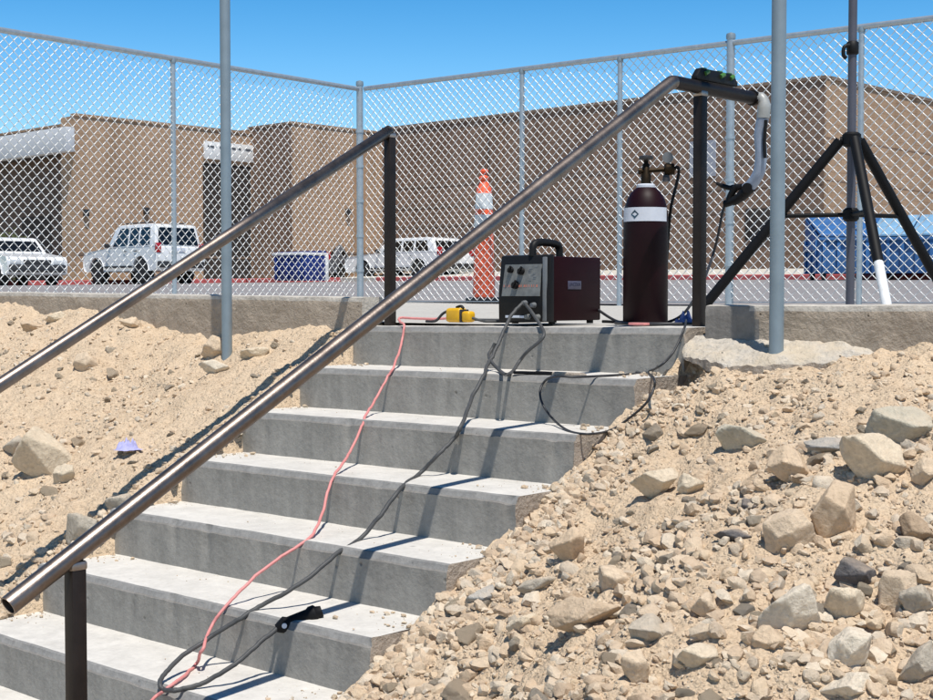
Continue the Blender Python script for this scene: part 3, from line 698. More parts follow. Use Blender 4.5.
# ------------------------------------------------------------------ tripod
tc = dpt(850, 300, 6.4); tz = zg(tc[0], tc[1]); hubz = dpt(852, 141, 6.4)[2]; brz = dpt(852, 215, 6.4)[2]
tp = thing('tripod_stand', 'black tripod stand with tall grey mast behind the right wall', 'tripod', (tc[0], tc[1], tz))
def tpt(dx, dy, z): w = cam2w(dx, dy); return (tc[0]+w[0], tc[1]+w[1], z)
mb = MB(); mb.tube([tpt(0, 0, tz), tpt(0, 0, 1.2), tpt(.0, 0, 2.4)], .0195, 14); build('mast', mb, M['mast'], tp, smooth=60)
mb = MB(); mb.lathe([(.030, hubz-.03), (.042, hubz-.02), (.042, hubz+.025), (.030, hubz+.035)], tpt(0, 0, 0), 16); 
for ang in (0,): pass
build('hub', mb, M['blackp'], tp, smooth=40)
mb = MB(); mb.lathe([(.026, brz-.03), (.036, brz-.02), (.036, brz+.02), (.026, brz+.03)], tpt(0, 0, 0), 16); build('spreader_collar', mb, M['blackp'], tp, smooth=40)
legs = [(-.66, .22, 1), (-.005, -.62, 2), (.59, .30, 1)]
for dx, dy, kind in legs:
    nrm = math.hypot(dx, dy); ux, uy = dx/nrm, dy/nrm
    a = Vector(tpt(ux*.05, uy*.05, hubz)); f_ = tpt(dx, dy, 0); b = Vector((f_[0], f_[1], zg(f_[0], f_[1])+.015))
    mb = MB(); q = a.lerp(b, .70 if kind == 2 else .985)
    mb.tube([a, q], .0235, 12); mb.tube([a-Vector((0, 0, .0)), Vector(tpt(0, 0, hubz+.0))], .018, 8)
    lg = build('leg', mb, M['blackp'], tp, smooth=50)
    mb = MB()
    if kind == 2: mb.tube([q-(b-a)*.01, b], .021, 12)
    else: mb.tube([q-(b-a)*.005, b], .019, 12)
    build('leg_tip', mb, M['white'] if kind == 2 else M['black'], lg, smooth=50)
    t = (hubz-brz)/(hubz-b.z); c = a.lerp(b, t); mb = MB(); mb.tube([Vector(tpt(ux*.02, uy*.02, brz)), c], .010, 8); build('brace', mb, M['blackp'], tp, smooth=50)
kz = dpt(850, 50, 6.4)[2]; mb = MB(); mb.lathe([(.021, kz-.03), (.027, kz-.025), (.027, kz+.025), (.021, kz+.03)], tpt(0, 0, 0), 14); mb.tube(spline([tpt(-.02, -.02, kz+.01), tpt(-.045, -.03, kz), tpt(-.048, -.03, kz-.035), tpt(-.035, -.03, kz-.05)], 4), .009, 8); build('mast_clamp', mb, M['black'], tp, smooth=50)

# ------------------------------------------------------------------ chain link fences
FC = np.array([-6.24, 4.14]); FR = np.array([-1.239+5.0, 4.562+.40]); FL = np.array([-5.935, .05])
ZT, ZB = 1.925, .075
def chain_link(P0, P1, name, label, posts, ends, rtop=.020):
    P0 = np.array(P0); P1 = np.array(P1); L = np.linalg.norm(P1-P0); d = (P1-P0)/L; nrm = np.array([-d[1], d[0]])
    fn = thing(name, label, 'fence', ((P0[0]+P1[0])/2, (P0[1]+P1[1])/2, ZB))
    pitch = .072; hw = pitch/2; ns = int(L/hw)-1; nh = int((ZT-.02-ZB)/(pitch/2))
    vs = []; r = .0030
    # every strand zig-zags down the height, hooking its neighbours (square wire section)
    base = np.zeros((nh+1, 3))
    V = []; Fc = []
    for s in range(ns):
        u0 = (s+.5)*hw; c = []; ph = s % 2
        pts = [(u0 + (hw*.5 if (h+ph) % 2 else -hw*.5)*1.04, ZT-.02 - h*pitch/2) for h in range(nh+1)]
        for h in range(nh+1):
            sub = [(0, 0.0)] if h == nh else [(0, 0.0), (.22, 1.0), (.78, 1.0)]
            for t, bl_ in sub:
                a = pts[h]; b = pts[min(h+1, nh)]; u = a[0]+(b[0]-a[0])*t; z = a[1]+(b[1]-a[1])*t
                o = .0028*bl_*(1 if ((h+ph) % 2) else -1)
                sg = .010*math.sin(u*1.3+z*2.1)+.004*math.sin(u*5.1-z*3.3); z += .0035*math.sin(u*2.2+z*1.7)
                c.append((P0[0]+d[0]*u+nrm[0]*(o+sg), P0[1]+d[1]*u+nrm[1]*(o+sg), z))
        o0 = len(V)
        for (x, y, z) in c:
            V += [(x-d[0]*r*1.4, y-d[1]*r*1.4, z), (x+nrm[0]*r, y+nrm[1]*r, z), (x+d[0]*r*1.4, y+d[1]*r*1.4, z), (x-nrm[0]*r, y-nrm[1]*r, z)]
        for h in range(len(c)-1):
            for k in range(4):
                a = o0+h*4+k; b = o0+h*4+(k+1) % 4; Fc.append((a, b, b+4, a+4))
    me = bpy.data.meshes.new('wire_mesh'); me.from_pydata(V, [], Fc); me.materials.append(M['wire']); me.polygons.foreach_set('use_smooth', [True]*len(me.polygons)); me.update()
    o = link('wire_mesh', me, fn); o.matrix_parent_inverse = parent_world(fn).inverted()
    mb = MB(); mb.tube([(P0[0], P0[1], ZT), tuple((P0+P1)/2)+(ZT,), (P1[0], P1[1], ZT)], rtop, 12); build('top_rail', mb, M['galv'], fn, smooth=60)
    mb = MB(); mb.tube([(P0[0], P0[1], ZB+.02), (P1[0], P1[1], ZB+.02)], .004, 6); build('bottom_wire', mb, M['galv'], fn, smooth=60)
    for (px, pyy), big, up in posts:
        r_ = .029 if big else .019
        g = zg(px, pyy)-.02; mb = MB(); zt = ZT + (.05 if up else -.02); mb.tube([(px, pyy, g), (px, pyy, zt)], r_, 14)
        p = build('post', mb, M['galv'], fn, smooth=60)
        mb = MB(); mb.lathe([(r_+.004, zt-.02), (r_+.005, zt), (r_+.002, zt+.016), (.004, zt+.026)] if up else [(r_+.004, zt-.015), (r_+.006, zt), (.022, zt+.02)], (px, pyy, 0), 12); build('cap', mb, M['galv_pole'], p, smooth=50)
        if big:
            for zz in np.arange(.35, 1.8, .3):
                mb = MB(); mb.lathe([(r_+.001, zz), (r_+.006, zz), (r_+.006, zz+.022), (r_+.001, zz+.022)], (px, pyy, 0), 12); build('tension_band', mb, M['galv'], p, smooth=40)
    return fn
nR = (-(FR-FC)[1], (FR-FC)[0], 0)
def onR(u): q = hit(u, 100, (FC[0], FC[1], 0), nR); return (q[0], q[1])
nL = (-(FL-FC)[1], (FL-FC)[0], 0)
def onL(u): q = hit(u, 100, (FC[0], FC[1], 0), nL); return (q[0], q[1])
chain_link(FC+.03*(FR-FC)/5, FR, 'chain_link_fence', 'right run of chain link fence between landing and parking lot', [(onR(522), 0, 0), (onR(620), 0, 0), (onR(730.5), 1, 1), (onR(861), 0, 0), (tuple(FC+(FR-FC)*.72), 0, 0), (tuple(FC+(FR-FC)*.98), 1, 1)], None)
chain_link(FL, FC-.03*(FC-FL)/5*0, 'chain_link_fence', 'left run of chain link fence with the corner post above the long wall', [(onL(173), 0, 0), (tuple(FC), 1, 1), (tuple(FL), 1, 1)], None)

# ------------------------------------------------------------------ orange delineator cone
cp = dpt(484, 302, 11.9); cg = zg(cp[0], cp[1])
cn = thing('traffic_cone', 'tall orange delineator cone with white bands behind the fence', 'traffic cone', (cp[0], cp[1], cg))
ch = dpt(482, 170, 11.9)[2]-cg
mb = MB(); mb.lathe([(.155, .004), (.155, .035), (.12, .045)], (cp[0], cp[1], cg), 8); build('base', mb, M['trim'], cn, smooth=30)
prof = [(.098, .04), (.095, .08), (.083, .34*ch), (.080, .60*ch), (.062, .86*ch), (.045, .88*ch), (.036, .91*ch)]
mb = MB(); mb.lathe([(r_, z) for r_, z in prof], (cp[0], cp[1], cg), 20); bd_ = build('body', mb, M['orange'], cn, smooth=50)
for z0, z1 in ((.70, .82), (.56, .66)):
    r0 = np.interp(z0*ch, [p[1] for p in prof], [p[0] for p in prof])+.003; r1 = np.interp(z1*ch, [p[1] for p in prof], [p[0] for p in prof])+.003
    mb = MB(); mb.lathe([(r0-.003, z0*ch), (r0, z0*ch+.002), (r1, z1*ch-.002), (r1-.003, z1*ch)], (cp[0], cp[1], cg), 20); build('reflective_band', mb, M['reflect'], cn, smooth=50)
mb = MB(); mb.lathe([(.030, .91*ch), (.046, .925*ch), (.046, .94*ch), (.024, .955*ch), (.022, .97*ch), (.038, .985*ch), (.034, ch), (.01, ch+.004)], (cp[0], cp[1], cg), 16); build('grip', mb, M['orange'], cn, smooth=50)

# ------------------------------------------------------------------ building
YL, X3, Y2, X1, Y0, XE = 33.825, -37.45, 29.32, -39.79, 21.8, -18.38
ZR_ = 6.58; bz = .3
bl = thing('school_building', 'long low tan block building with stepped walls across the lot', 'building', (-28, 34, .7))
def slab(name, x0, x1, y0, y1, z0, z1, mat, p=bl, label=None, bevel=0):
    mb = MB(); mb.box(((x0+x1)/2, (y0+y1)/2, (z0+z1)/2), (abs(x1-x0), abs(y1-y0), abs(z1-z0))); o = build(name, mb, mat, p, bevel=bevel)
    if label: o['label'] = label
    return o
# long block, its +x end is the pale right face
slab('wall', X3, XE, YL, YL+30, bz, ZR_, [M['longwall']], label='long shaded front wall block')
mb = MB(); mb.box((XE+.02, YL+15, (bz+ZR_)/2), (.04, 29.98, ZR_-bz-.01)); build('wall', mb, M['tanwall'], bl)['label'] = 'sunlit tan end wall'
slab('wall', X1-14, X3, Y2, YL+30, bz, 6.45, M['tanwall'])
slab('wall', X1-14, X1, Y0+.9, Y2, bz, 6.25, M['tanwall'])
mb = MB(); mb.box(((X1+X3)/2-.006, Y2-.012, (bz+6.43)/2), (X3-X1-.02, .024, 6.43-bz)); build('wall', mb, M['longwall'], bl)['label'] = 'narrow shaded return wall'  # thin sheet over the tan block, its colour darkened for shade
# end strip in front of the recess
slab('wall', X1-.9, X1, Y0, Y0+.9, bz, 6.25, M['tanwall'])
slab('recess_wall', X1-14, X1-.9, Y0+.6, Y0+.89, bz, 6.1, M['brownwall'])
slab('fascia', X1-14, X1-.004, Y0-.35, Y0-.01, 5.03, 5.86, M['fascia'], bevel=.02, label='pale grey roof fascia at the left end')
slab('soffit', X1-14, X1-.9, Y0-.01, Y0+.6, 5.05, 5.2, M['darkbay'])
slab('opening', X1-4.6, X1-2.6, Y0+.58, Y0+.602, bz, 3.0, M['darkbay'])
slab('coping', X3, XE+.06, YL-.05, YL+.25, ZR_, ZR_+.10, M['cope'])
slab('coping', XE-.2, XE+.09, YL+.25, YL+30, ZR_, ZR_+.10, M['cope'])
slab('coping', X1-.25, X1+.04, Y0-.02, Y2, 6.25, 6.33, M['tanwall'])
slab('coping', X3-.25, X3+.04, Y2-.05, YL-.05, 6.45, 6.53, M['tanwall'])
slab('coping', X1-.2, X3-.25, Y2-.05, Y2+.2, 6.45, 6.53, M['cope'])
# dark scored courses on the long wall, seen at three heights
for yy in (181, 204, 226):
    z_ = on_y(600, yy-8, YL)[2]
    slab('scored_course', X3+.05, XE-.05, YL-.012, YL+.01, z_-.05, z_+.05, M['bandc'])
slab('scored_course', X1-.01, X1+.012, Y0+.05, Y2-.05, 1.55, 1.63, M['bandc'])
slab('scored_course', X3-.01, X3+.012, Y2+.05, YL-.05, 1.75, 1.83, M['bandc'])
for yy in (YL+4.2, YL+8.8): 
    pass
for zz in (2.35, 3.6, 4.85): slab('scored_course', XE+.03, XE+.046, YL+.05, YL+29, zz-.02, zz+.02, M['longwall'])
# doorway bay in the sunlit wall
db0 = on_x(203, 200, X1); db1 = on_x(251, 200, X1)
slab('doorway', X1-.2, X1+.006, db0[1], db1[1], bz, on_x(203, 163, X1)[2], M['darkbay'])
df = slab('door_frame', X1-.1, X1+.03, db0[1]+1.4, db0[1]+1.5, bz, 3.0, M['trim'])
pv = on_y(690, 142, YL); pv2 = on_y(716, 176, YL)
slab('window', pv[0], pv2[0], YL-.02, YL+.1, pv2[2], pv[2], M['paleblue'])
slab('mullion', (pv[0]+pv2[0])/2-.04, (pv[0]+pv2[0])/2+.04, YL-.035, YL+.0, pv2[2], pv[2], M['longwall'])
v0 = on_y(746, 209, YL); v1 = on_y(771, 240, YL)
slab('vent', v0[0], v1[0], YL-.05, YL+.1, v1[2], v0[2], M['darkbay'], bevel=.02)
dr0 = on_y(480, 100, YL)
for u_ in (497,):
    q = on_y(u_, 200, YL); mb = MB(); mb.box((q[0], YL-.06, 3.5), (.5, .12, 6.0)); build('pilaster', mb, M['longwall'], bl)
for (u_, y_) in ((85, 213), (145, 211)):
    q = on_x(u_, y_, X1); mb = MB(); mb.box((X1+.08, q[1], q[2]), (.16, .18, .24)); build('wall_lamp', mb, M['trim'], bl, bevel=.03)
q = on_x(347, 212, X3); mb = MB(); mb.box((X3+.08, q[1], q[2]), (.16, .18, .24)); build('wall_lamp', mb, M['trim'], bl, bevel=.03)
# sign over the doorway
s0 = on_x(203, 141, X1); s1 = on_x(252, 163, X1)
sg = thing('wall_sign', 'white rectangular sign with a faint row of lettering above the dark doorway', 'sign', (X1+.1, (s0[1]+s1[1])/2, s1[2]))
slab('board', X1+.01, X1+.09, s0[1], s1[1], s1[2], s0[2], M['white'], sg, bevel=.01)
for a, b in ((.06, .19), (.30, .36), (.55, .63), (.68, .74), (.82, .97)):
    w_ = s1[1]-s0[1]; zz = s1[2]+.70*(s0[2]-s1[2]); slab('lettering', X1+.088, X1+.096, s0[1]+w_*a, s0[1]+w_*b, zz-.045, zz+.045, M['ink'], sg)

# sidewalk and kerb
def strip(name, pts, w, h, mat, label, cat, kind='structure'):
    mb = MB()
    for (a, b) in zip(pts[:-1], pts[1:]):
        a = np.array(a); b = np.array(b); d = (b-a)/np.linalg.norm(b-a); n_ = np.array([-d[1], d[0]])
        K = max(2, int(np.linalg.norm(b-a)/1.5)); V = []; Fs = []
        for i in range(K+1):
            p = a+(b-a)*i/K; z = zg(p[0], p[1])
            for (o, zz) in ((0, -.05), (0, h-.02), (.02, h), (w, h), (w, -.05)):
                q = p+n_*o; V.append((q[0], q[1], z+zz))
        for i in range(K):
            for j in range(4): Fs.append((i*5+j, (i+1)*5+j, (i+1)*5+j+1, i*5+j+1))
        mb.add(V, Fs)
    return tag(build(name, mb, mat), label, cat, None, kind)
KY = YL-3.4
strip('kerb', [(X3+1.4, KY), (-34.2, KY)], .16, .15, M['walk'], 'bare concrete kerb by the stepped walls', 'kerb')
strip('kerb', [(-34.19, KY), (10, KY)], .16, .15, M['redcurb'], 'red painted kerb along the long wall', 'kerb')
strip('kerb', [(X1+1.45, Y2-1.42), (X3+1.4, Y2-1.42), (X3+1.4, KY-.01)], .16, .15, M['redcurb'], 'red painted kerb at the building corner', 'kerb')
strip('kerb', [(X1+1.45, Y0-8), (X1+1.45, Y2-1.44)], .16, .15, M['redcurb'], 'red kerb in front of the sunlit wall', 'kerb')
def zwalk(x, y): return zg(x, min(y, KY+.16)) + .14 + max(0, y-KY-.16)*.07
grid('sidewalk', list(np.arange(X3+1.3, 12, 2.0)), [KY+.15, KY+1, KY+2, KY+3.45], zwalk, M['walk'], 'pale sloping sidewalk strip below the long wall', 'sidewalk')
grid('sidewalk', [X1-14, X1-6, X1, X1+.7, X1+1.32], list(np.arange(Y0-8, Y2, 1.0)) + [Y2], lambda x, y: zg(x, y)+.145, M['walk'], 'sidewalk in front of the sunlit stepped walls', 'sidewalk')
grid('sidewalk', [X1+1.3, X3+.6, X3+1.28], [Y2-1.28, Y2+1, YL-1, YL], lambda x, y: zg(x, y)+.141, M['walk'], 'sidewalk corner by the stepped walls', 'sidewalk')

# ------------------------------------------------------------------ vehicles (x forward, z up)
def wheel(parent, x, y, r, w=.21):
    s = 1 if y > 0 else -1; Mx = Matrix.Rotation(R(90), 4, 'X')
    wh = bpy.data.objects.new('wheel', None); COL.objects.link(wh); wh.parent = parent; wh.location = (x, y, r); wh.empty_display_size = .1
    mb = MB(); mb.lathe([(r*.62, -w/2), (r*.9, -w/2), (r, -w/2+.03), (r, w/2-.03), (r*.9, w/2), (r*.62, w/2)], (0, 0, 0), 28, M=Mx); local('tyre', mb, M['tyre'], wh, smooth=40)
    mb = MB(); mb.lathe([(r*.62, -w/2+.02), (r*.60, -w/2+.01), (r*.2, -w/2+.04), (r*.2, w/2-.04), (r*.60, w/2-.01), (r*.62, w/2-.02)], (0, 0, 0), 20, M=Mx)
    for k in range(5):
        a = k*2*math.pi/5; mb.box((math.cos(a)*r*.38, -s*-(w/2-.02), math.sin(a)*r*.38), (r*.5, .02, r*.13), M=Matrix.Rotation(-a, 4, 'Y'))
    local('rim', mb, M['alloy'], wh, smooth=40)
def arch(cx, r, n=9): return [(cx+r*math.cos(math.pi*(1-i/n)), .0+r*math.sin(math.pi*(1-i/n))) for i in range(n+1)]
def vehicle(name, label, loc, rz, paint, L, W, belt, roof, clear, hood_x, ws_x, roof_f, roof_r, back_x, tail_low, wr=.36, wb=(1.35, -1.3), group=None, hood_drop=.12, bed=None, spare=False, rear_window=True):
    t = thing(name, label, 'car', loc, group, rz); h2 = L/2; w2 = W/2
    fa = [(x, z+wr) for x, z in arch(wb[0], wr*1.18)]; ra = [(x, z+wr) for x, z in arch(wb[1], wr*1.18)]
    def sill(pts): return [(x, max(z, clear)) for x, z in pts]
    # body side: bottom edge front->rear with wheel arches
    prof = [(h2-.05, clear+.05), (h2, clear+.25), (h2-.02, belt-hood_drop-.12), (h2-.14, belt-hood_drop), (hood_x, belt-.02), (ws_x, belt)]
    prof += [(back_x if bed is None else bed[0], belt)]
    if bed: prof += [(bed[0], bed[1]), (-h2+.03, bed[1])]
    else: prof += [(-h2+.06, belt-.03)]
    prof += [(-h2, tail_low+.2), (-h2+.03, clear+.08)]
    bot = [(-h2+.12, clear)] + sill(ra) + sill(fa) + [(h2-.15, clear)]
    poly = prof + bot
    mb = MB(); n = len(poly)
    vs = []
    for s, ins in ((-1, .10), (-1, 0), (1, 0), (1, .10)):
        for (x, z) in poly:
            k = 1-ins*.6 if z > belt-.08 else (1-ins*.25 if z > clear+.3 else 1-ins*.5)
            vs.append((x*(1 if ins == 0 else .992), s*w2*(k if ins else 1.0-(.05 if z > belt-.1 else 0)), z - (0 if ins == 0 else -.0)))
    fs = [tuple(range(n))[::-1], tuple(range(3*n, 4*n))]
    for q in range(3):
        for i in range(n):
            j = (i+1) % n; fs.append((q*n+i, q*n+j, (q+1)*n+j, (q+1)*n+i))
    mb.add(vs, fs); local('body', mb, paint, t, smooth=35)
    # greenhouse
    b0 = [(ws_x+.0, belt-.02), (roof_f, roof-.04), (roof_f-.25, roof), (roof_r+.2, roof), (roof_r, roof-.05), (back_x, belt-.02)]
    tw = .82
    mb = MB(); m_ = len(b0); vs = []
    for s in (-1, 1):
        for (x, z) in b0:
            k = .95 + (tw-.95)*(z-belt)/(roof-belt); vs.append((x, s*w2*k, z))
    fs = [tuple(range(m_)), tuple(range(2*m_-1, m_-1, -1))]+[(i, i+m_, (i+1) % m_+m_, (i+1) % m_) for i in range(m_)]
    mb.add(vs, fs); local('cabin', mb, paint, t, bevel=.035, segs=3)
    def sidewin(xa, xb, xc, xd, s):
        z0, z1 = belt+.04, roof-.11
        def P(x, z): k = .95+(tw-.95)*(z-belt)/(roof-belt); return (x, s*(w2*k+.006), z)
        mb = MB(); mb.quad(P(xa, z0), P(xb, z0), P(xc, z1), P(xd, z1)); local('window', mb, M['glass'], t, fix=False)
    span = roof_f-.28 - (roof_r+.25); cuts = np.linspace(roof_f-.20, roof_r+.2, 4 if L > 4.2 and bed is None else 3)
    for s in (-1, 1):
        for i in range(len(cuts)-1):
            a, b = cuts[i]-.05, cuts[i+1]+.05
            lean = (ws_x-roof_f)*.72 if i == 0 else 0; leanr = (back_x-roof_r)*.6 if i == len(cuts)-2 else 0
            sidewin(b+leanr, a+lean, a, b, s)
    def endwin(x0, x1, nm, z0=belt+.05, z1=roof-.12, o=.012):
        f0 = (z0-belt)/(roof-belt); f1 = (z1-belt)/(roof-belt); k0 = .95+(tw-.95)*f0; k1 = .95+(tw-.95)*f1
        mb = MB(); mb.quad((x0, -w2*k0*.86, z0), (x0, w2*k0*.86, z0), (x1, w2*k1*.86, z1), (x1, -w2*k1*.86, z1)); local(nm, mb, M['glass'], t, fix=False)
    g = lambda xa, xb, z: xa+(xb-xa)*(z-(belt-.02))/(roof-.04-(belt-.02))
    endwin(g(ws_x, roof_f, belt+.05)+.016, g(ws_x, roof_f, roof-.12)+.016, 'windscreen')
    if rear_window: endwin(g(back_x, roof_r, belt+.05)-.016, g(back_x, roof_r, roof-.12)-.016, 'rear_window')
    for x in wb:
        for s in (-1, 1): wheel(t, x, s*(w2-.12), wr)
        for s in (-1, 1):
            mb = MB(); mb.lathe([(wr*1.14, 0), (wr*1.14, .16)], (x, s*(w2-.17)-.08, wr), 20, M=Matrix.Rotation(R(-90), 4, 'X')); local('wheel_well', mb, M['tyre'], t, smooth=40)
    for s in (-1, 1):
        mb = MB(); mb.box((h2-.03, s*w2*.72, belt-hood_drop-.16), (.10, W*.17, .14)); local('headlight', mb, M['clear'], t, bevel=.02)
        mb = MB(); mb.box((-h2+.04, s*(w2-.10), tail_low+.36), (.12, .17, .30)); local('tail_light', mb, M['redlamp'], t, bevel=.02)
        mb = MB(); mb.box((ws_x-.25, s*(w2+.07), belt+.07), (.12, .18, .13)); local('mirror', mb, M['trim'], t, bevel=.03)
        for xx in cuts[1:3]:
            mb = MB(); mb.box((xx+.14, s*(w2-.012), belt-.13), (.16, .03, .03)); local('door_handle', mb, M['trim'], t, bevel=.006)
        mb = MB(); mb.box(((wb[0]+wb[1])/2, s*(w2-.0), clear+.14), (wb[0]-wb[1]-2.5*wr, .03, .07)); local('side_moulding', mb, M['trim'], t, bevel=.006)
    mb = MB(); mb.box((h2+.01, 0, clear+.20), (.12, W*.94, .22)); local('bumper', mb, M['trim'], t, bevel=.04)
    mb = MB(); mb.box((-h2-.02, 0, clear+.20), (.12, W*.94, .20)); local('bumper', mb, M['trim'], t, bevel=.04)
    mb = MB(); mb.box((h2-.02, 0, belt-hood_drop-.17), (.06, W*.46, .17)); local('grille', mb, M['trim'], t, bevel=.02)
    mb = MB(); mb.box((-h2-.005, 0, tail_low+.30), (.02, .32, .14)); local('number_plate', mb, M['label'], t, bevel=.005)
    if paint is M['carwhite'] and bed is None and spare:
        for s in (-1, 1):
            mb = MB(); mb.tube([(roof_f-.3, s*w2*.66, roof+.05), (roof_r+.3, s*w2*.66, roof+.05)], .02, 8); local('roof_rail', mb, M['trim'], t, smooth=50)
    return t
def place(u, y, d): q = dpt(u, y, d); return (q[0], q[1], zg(q[0], q[1])+.004)
RZ = math.pi
vehicle('parked_car', 'white four door off-road wagon with red tail lamp parked nose to the tan wall', place(143, 284, 46.2), math.atan2(.04, -1), M['carwhite'], 4.45, 1.80, 1.16, 1.88, .40, .95, .80, .30, -1.95, -2.10, .75, .40, (1.38, -1.30), 'white vehicles parked by the building', spare=True)
vehicle('parked_car', 'white sedan with long bonnet at the far left edge of the lot', place(12, 281, 43.5), math.atan2(-.20, .98), M['carwhite'], 4.8, 1.78, .98, 1.47, .28, .95, .75, .10, -1.15, -1.75, .6, .33, (1.45, -1.35), 'white vehicles parked by the building', hood_drop=.16)
vehicle('parked_car', 'white estate car partly hidden behind the far handrail post and foreground rail', place(408, 280, 52), math.atan2(.0, -1), M['carwhite'], 4.9, 1.80, 1.0, 1.52, .30, 1.0, .85, .30, -2.0, -2.25, .65, .36, (1.48, -1.42), 'white vehicles parked by the building', hood_drop=.10)
vehicle('parked_car', 'low dark car partly hidden behind the fence corner post', place(340, 278, 55.0), math.atan2(1, -.3), M['cargrey'], 4.2, 1.72, .92, 1.40, .25, .8, .65, .05, -1.2, -1.7, .55, .31, (1.25, -1.25))

# ------------------------------------------------------------------ bins
q = dpt(300, 283, 47.0); bzz = zg(q[0], q[1])
bb = thing('waste_bin', 'small deep blue bin with white rim beside the stepped wall', 'bin', (q[0], q[1], bzz))
hb = dpt(300, 252, 47)[2]-bzz; wb_ = 1.45
mb = MB(); mb.add([(s*wb_/2*k, r_*.55*k, z) for z, k in ((bzz+.06, .92), (bzz+hb*.88, 1.0)) for s, r_ in ((-1, -1), (1, -1), (1, 1), (-1, 1))], [(0, 3, 2, 1), (4, 5, 6, 7), (0, 1, 5, 4), (1, 2, 6, 5), (2, 3, 7, 6), (3, 0, 4, 7)])
mb.v = [(v[0]+q[0], v[1]+q[1], v[2]) for v in mb.v]
tub = build('tub', mb, M['binblue'], bb, bevel=.03)
mb = MB(); mb.box((q[0], q[1], bzz+hb*.92), (wb_+.08, 1.18, .09)); build('rim', mb, M['white'], bb, bevel=.02)
mb = MB(); mb.prism([(q[1]-.58, bzz+hb*.96), (q[1]+.58, bzz+hb*.96), (q[1]+.5, bzz+hb*1.04), (q[1]-.4, bzz+hb*1.0)], q[0]-wb_/2, q[0]+wb_/2, 0, 'x'); build('lid', mb, M['binblue'], bb, bevel=.02)
for s in (-.5, 0, .5):
    mb = MB(); mb.box((q[0]+s*wb_*.8, q[1]-.56, bzz+hb*.45), (.08, .06, hb*.7)); build('rib', mb, M['binblue'], bb, bevel=.01)
mb = MB(); mb.box((q[0]+wb_/2+.02, q[1], bzz+hb*.45), (.05, .9, hb*.8)); build('side_panel', mb, M['binblue'], bb, bevel=.01)
for s in (1,):
    mb = MB(); mb.box((q[0]+wb_/2+.03, q[1]+s*.5, bzz+hb*.47), (.07, .14, hb*.82)); build('corner_post', mb, M['white'], bb, bevel=.01)

def dumpster(label, loc, rz, W, D, H, lidm):
    t = thing('dumpster', label, 'dumpster', loc, 'blue dumpsters in the parking lot', rz)
    g = .16
    mb = MB(); mb.prism([(-D/2, g), (D/2, g), (D/2, H), (-D/2, H*.64)], -W/2, W/2, 0, 'x'); local('bin_body', mb, M['dumpblue'], t, bevel=.015)
    for i in range(6):
        x = -W/2+.12+(W-.24)*i/5; mb = MB(); mb.box((x, -D/2-.03, (g+H*.62)/2), (.09, .07, H*.62-g)); local('rib', mb, M['dumpblue'], t, bevel=.01)
    for i in range(3):
        for s in (-1, 1):
            y = -D/2+.2+(D-.4)*i/2; mb = MB(); mb.box((s*(W/2+.03), y, (g+H*.62)/2), (.06, .09, H*.62-g)); local('rib', mb, M['dumpblue'], t, bevel=.01)
    for s in (-1, 1):
        mb = MB(); mb.box((s*(W/2+.05), 0, H*.5), (.09, D*.7, .16)); local('fork_pocket', mb, M['dumpblue'], t, bevel=.015)
    mb = MB(); mb.box((0, -D/2-.045, H*.63), (W+.06, .09, .08)); local('rim', mb, M['dumpblue'], t, bevel=.01)
    for s in (-1, 1):
        mb = MB(); mb.prism([(-D/2-.06, H*.665), (D/2+.02, H+.025), (D/2+.02, H+.065), (-D/2-.06, H*.705)], s*W/4-W/4+.02, s*W/4+W/4-.02, 0, 'x'); local('lid', mb, lidm, t, bevel=.012)
    for sx in (-1, 1):
        for sy in (-1, 1):
            mb = MB(); mb.tube([(sx*W*.42-.04, sy*D*.38, .085), (sx*W*.42+.04, sy*D*.38, .085)], .085, 12); mb.box((sx*W*.42, sy*D*.38, .13), (.12, .1, .1)); local('caster', mb, M['trim'], t, smooth=40)
    return t
dw = cam2w(1, 0); drz = math.atan2(dw[1], dw[0])
dumpster('blue metal dumpster with dark sloped lid seen behind the tripod mast', place(851, 276, 36.5), drz+R(2), 2.05, 1.35, 1.62, M['dumpblue'])
dumpster('second blue dumpster with pale lid at the right edge of the photo', place(915, 276, 36.0), drz-R(28), 2.0, 1.4, 1.62, M['dumplid'])

# shrub under the left fascia
def shrub(u, y, d, rad, label):
    q = dpt(u, y, d); g = zg(q[0], q[1]); t = thing('shrub', label, 'shrub', (q[0], q[1], g)); mb = MB(); rnd = random.Random(5)
    for i in range(900):
        v = Vector((rnd.gauss(0, 1), rnd.gauss(0, 1), rnd.gauss(0, 1))).normalized()*rad*(rnd.random()**.4)*(1+.35*noise.noise(Vector((i*.07, 0, 0))))
        c = Vector((q[0], q[1], g+rad*1.0))+Vector((v.x*1.3, v.y, v.z*.95)); a = Vector((rnd.gauss(0, 1), rnd.gauss(0, 1), rnd.gauss(0, 1))).normalized()*.06; b = a.orthogonal().normalized()*.035
        mb.add([c-a, c+b, c+a, c-b], [(0, 1, 2, 3)])
    build('foliage', mb, M['leaf'], t, fix=False)
    mb = MB()
    for k in range(5): mb.tube([(q[0], q[1], g), (q[0]+rnd.gauss(0, .3), q[1]+rnd.gauss(0, .3), g+rad)], [.03, .01], 6)
    build('stem', mb, M['bark'], t, smooth=60)
shrub(9, 268, 47.5, .95, 'yellowish green shrub behind the sedan by the dark recess')

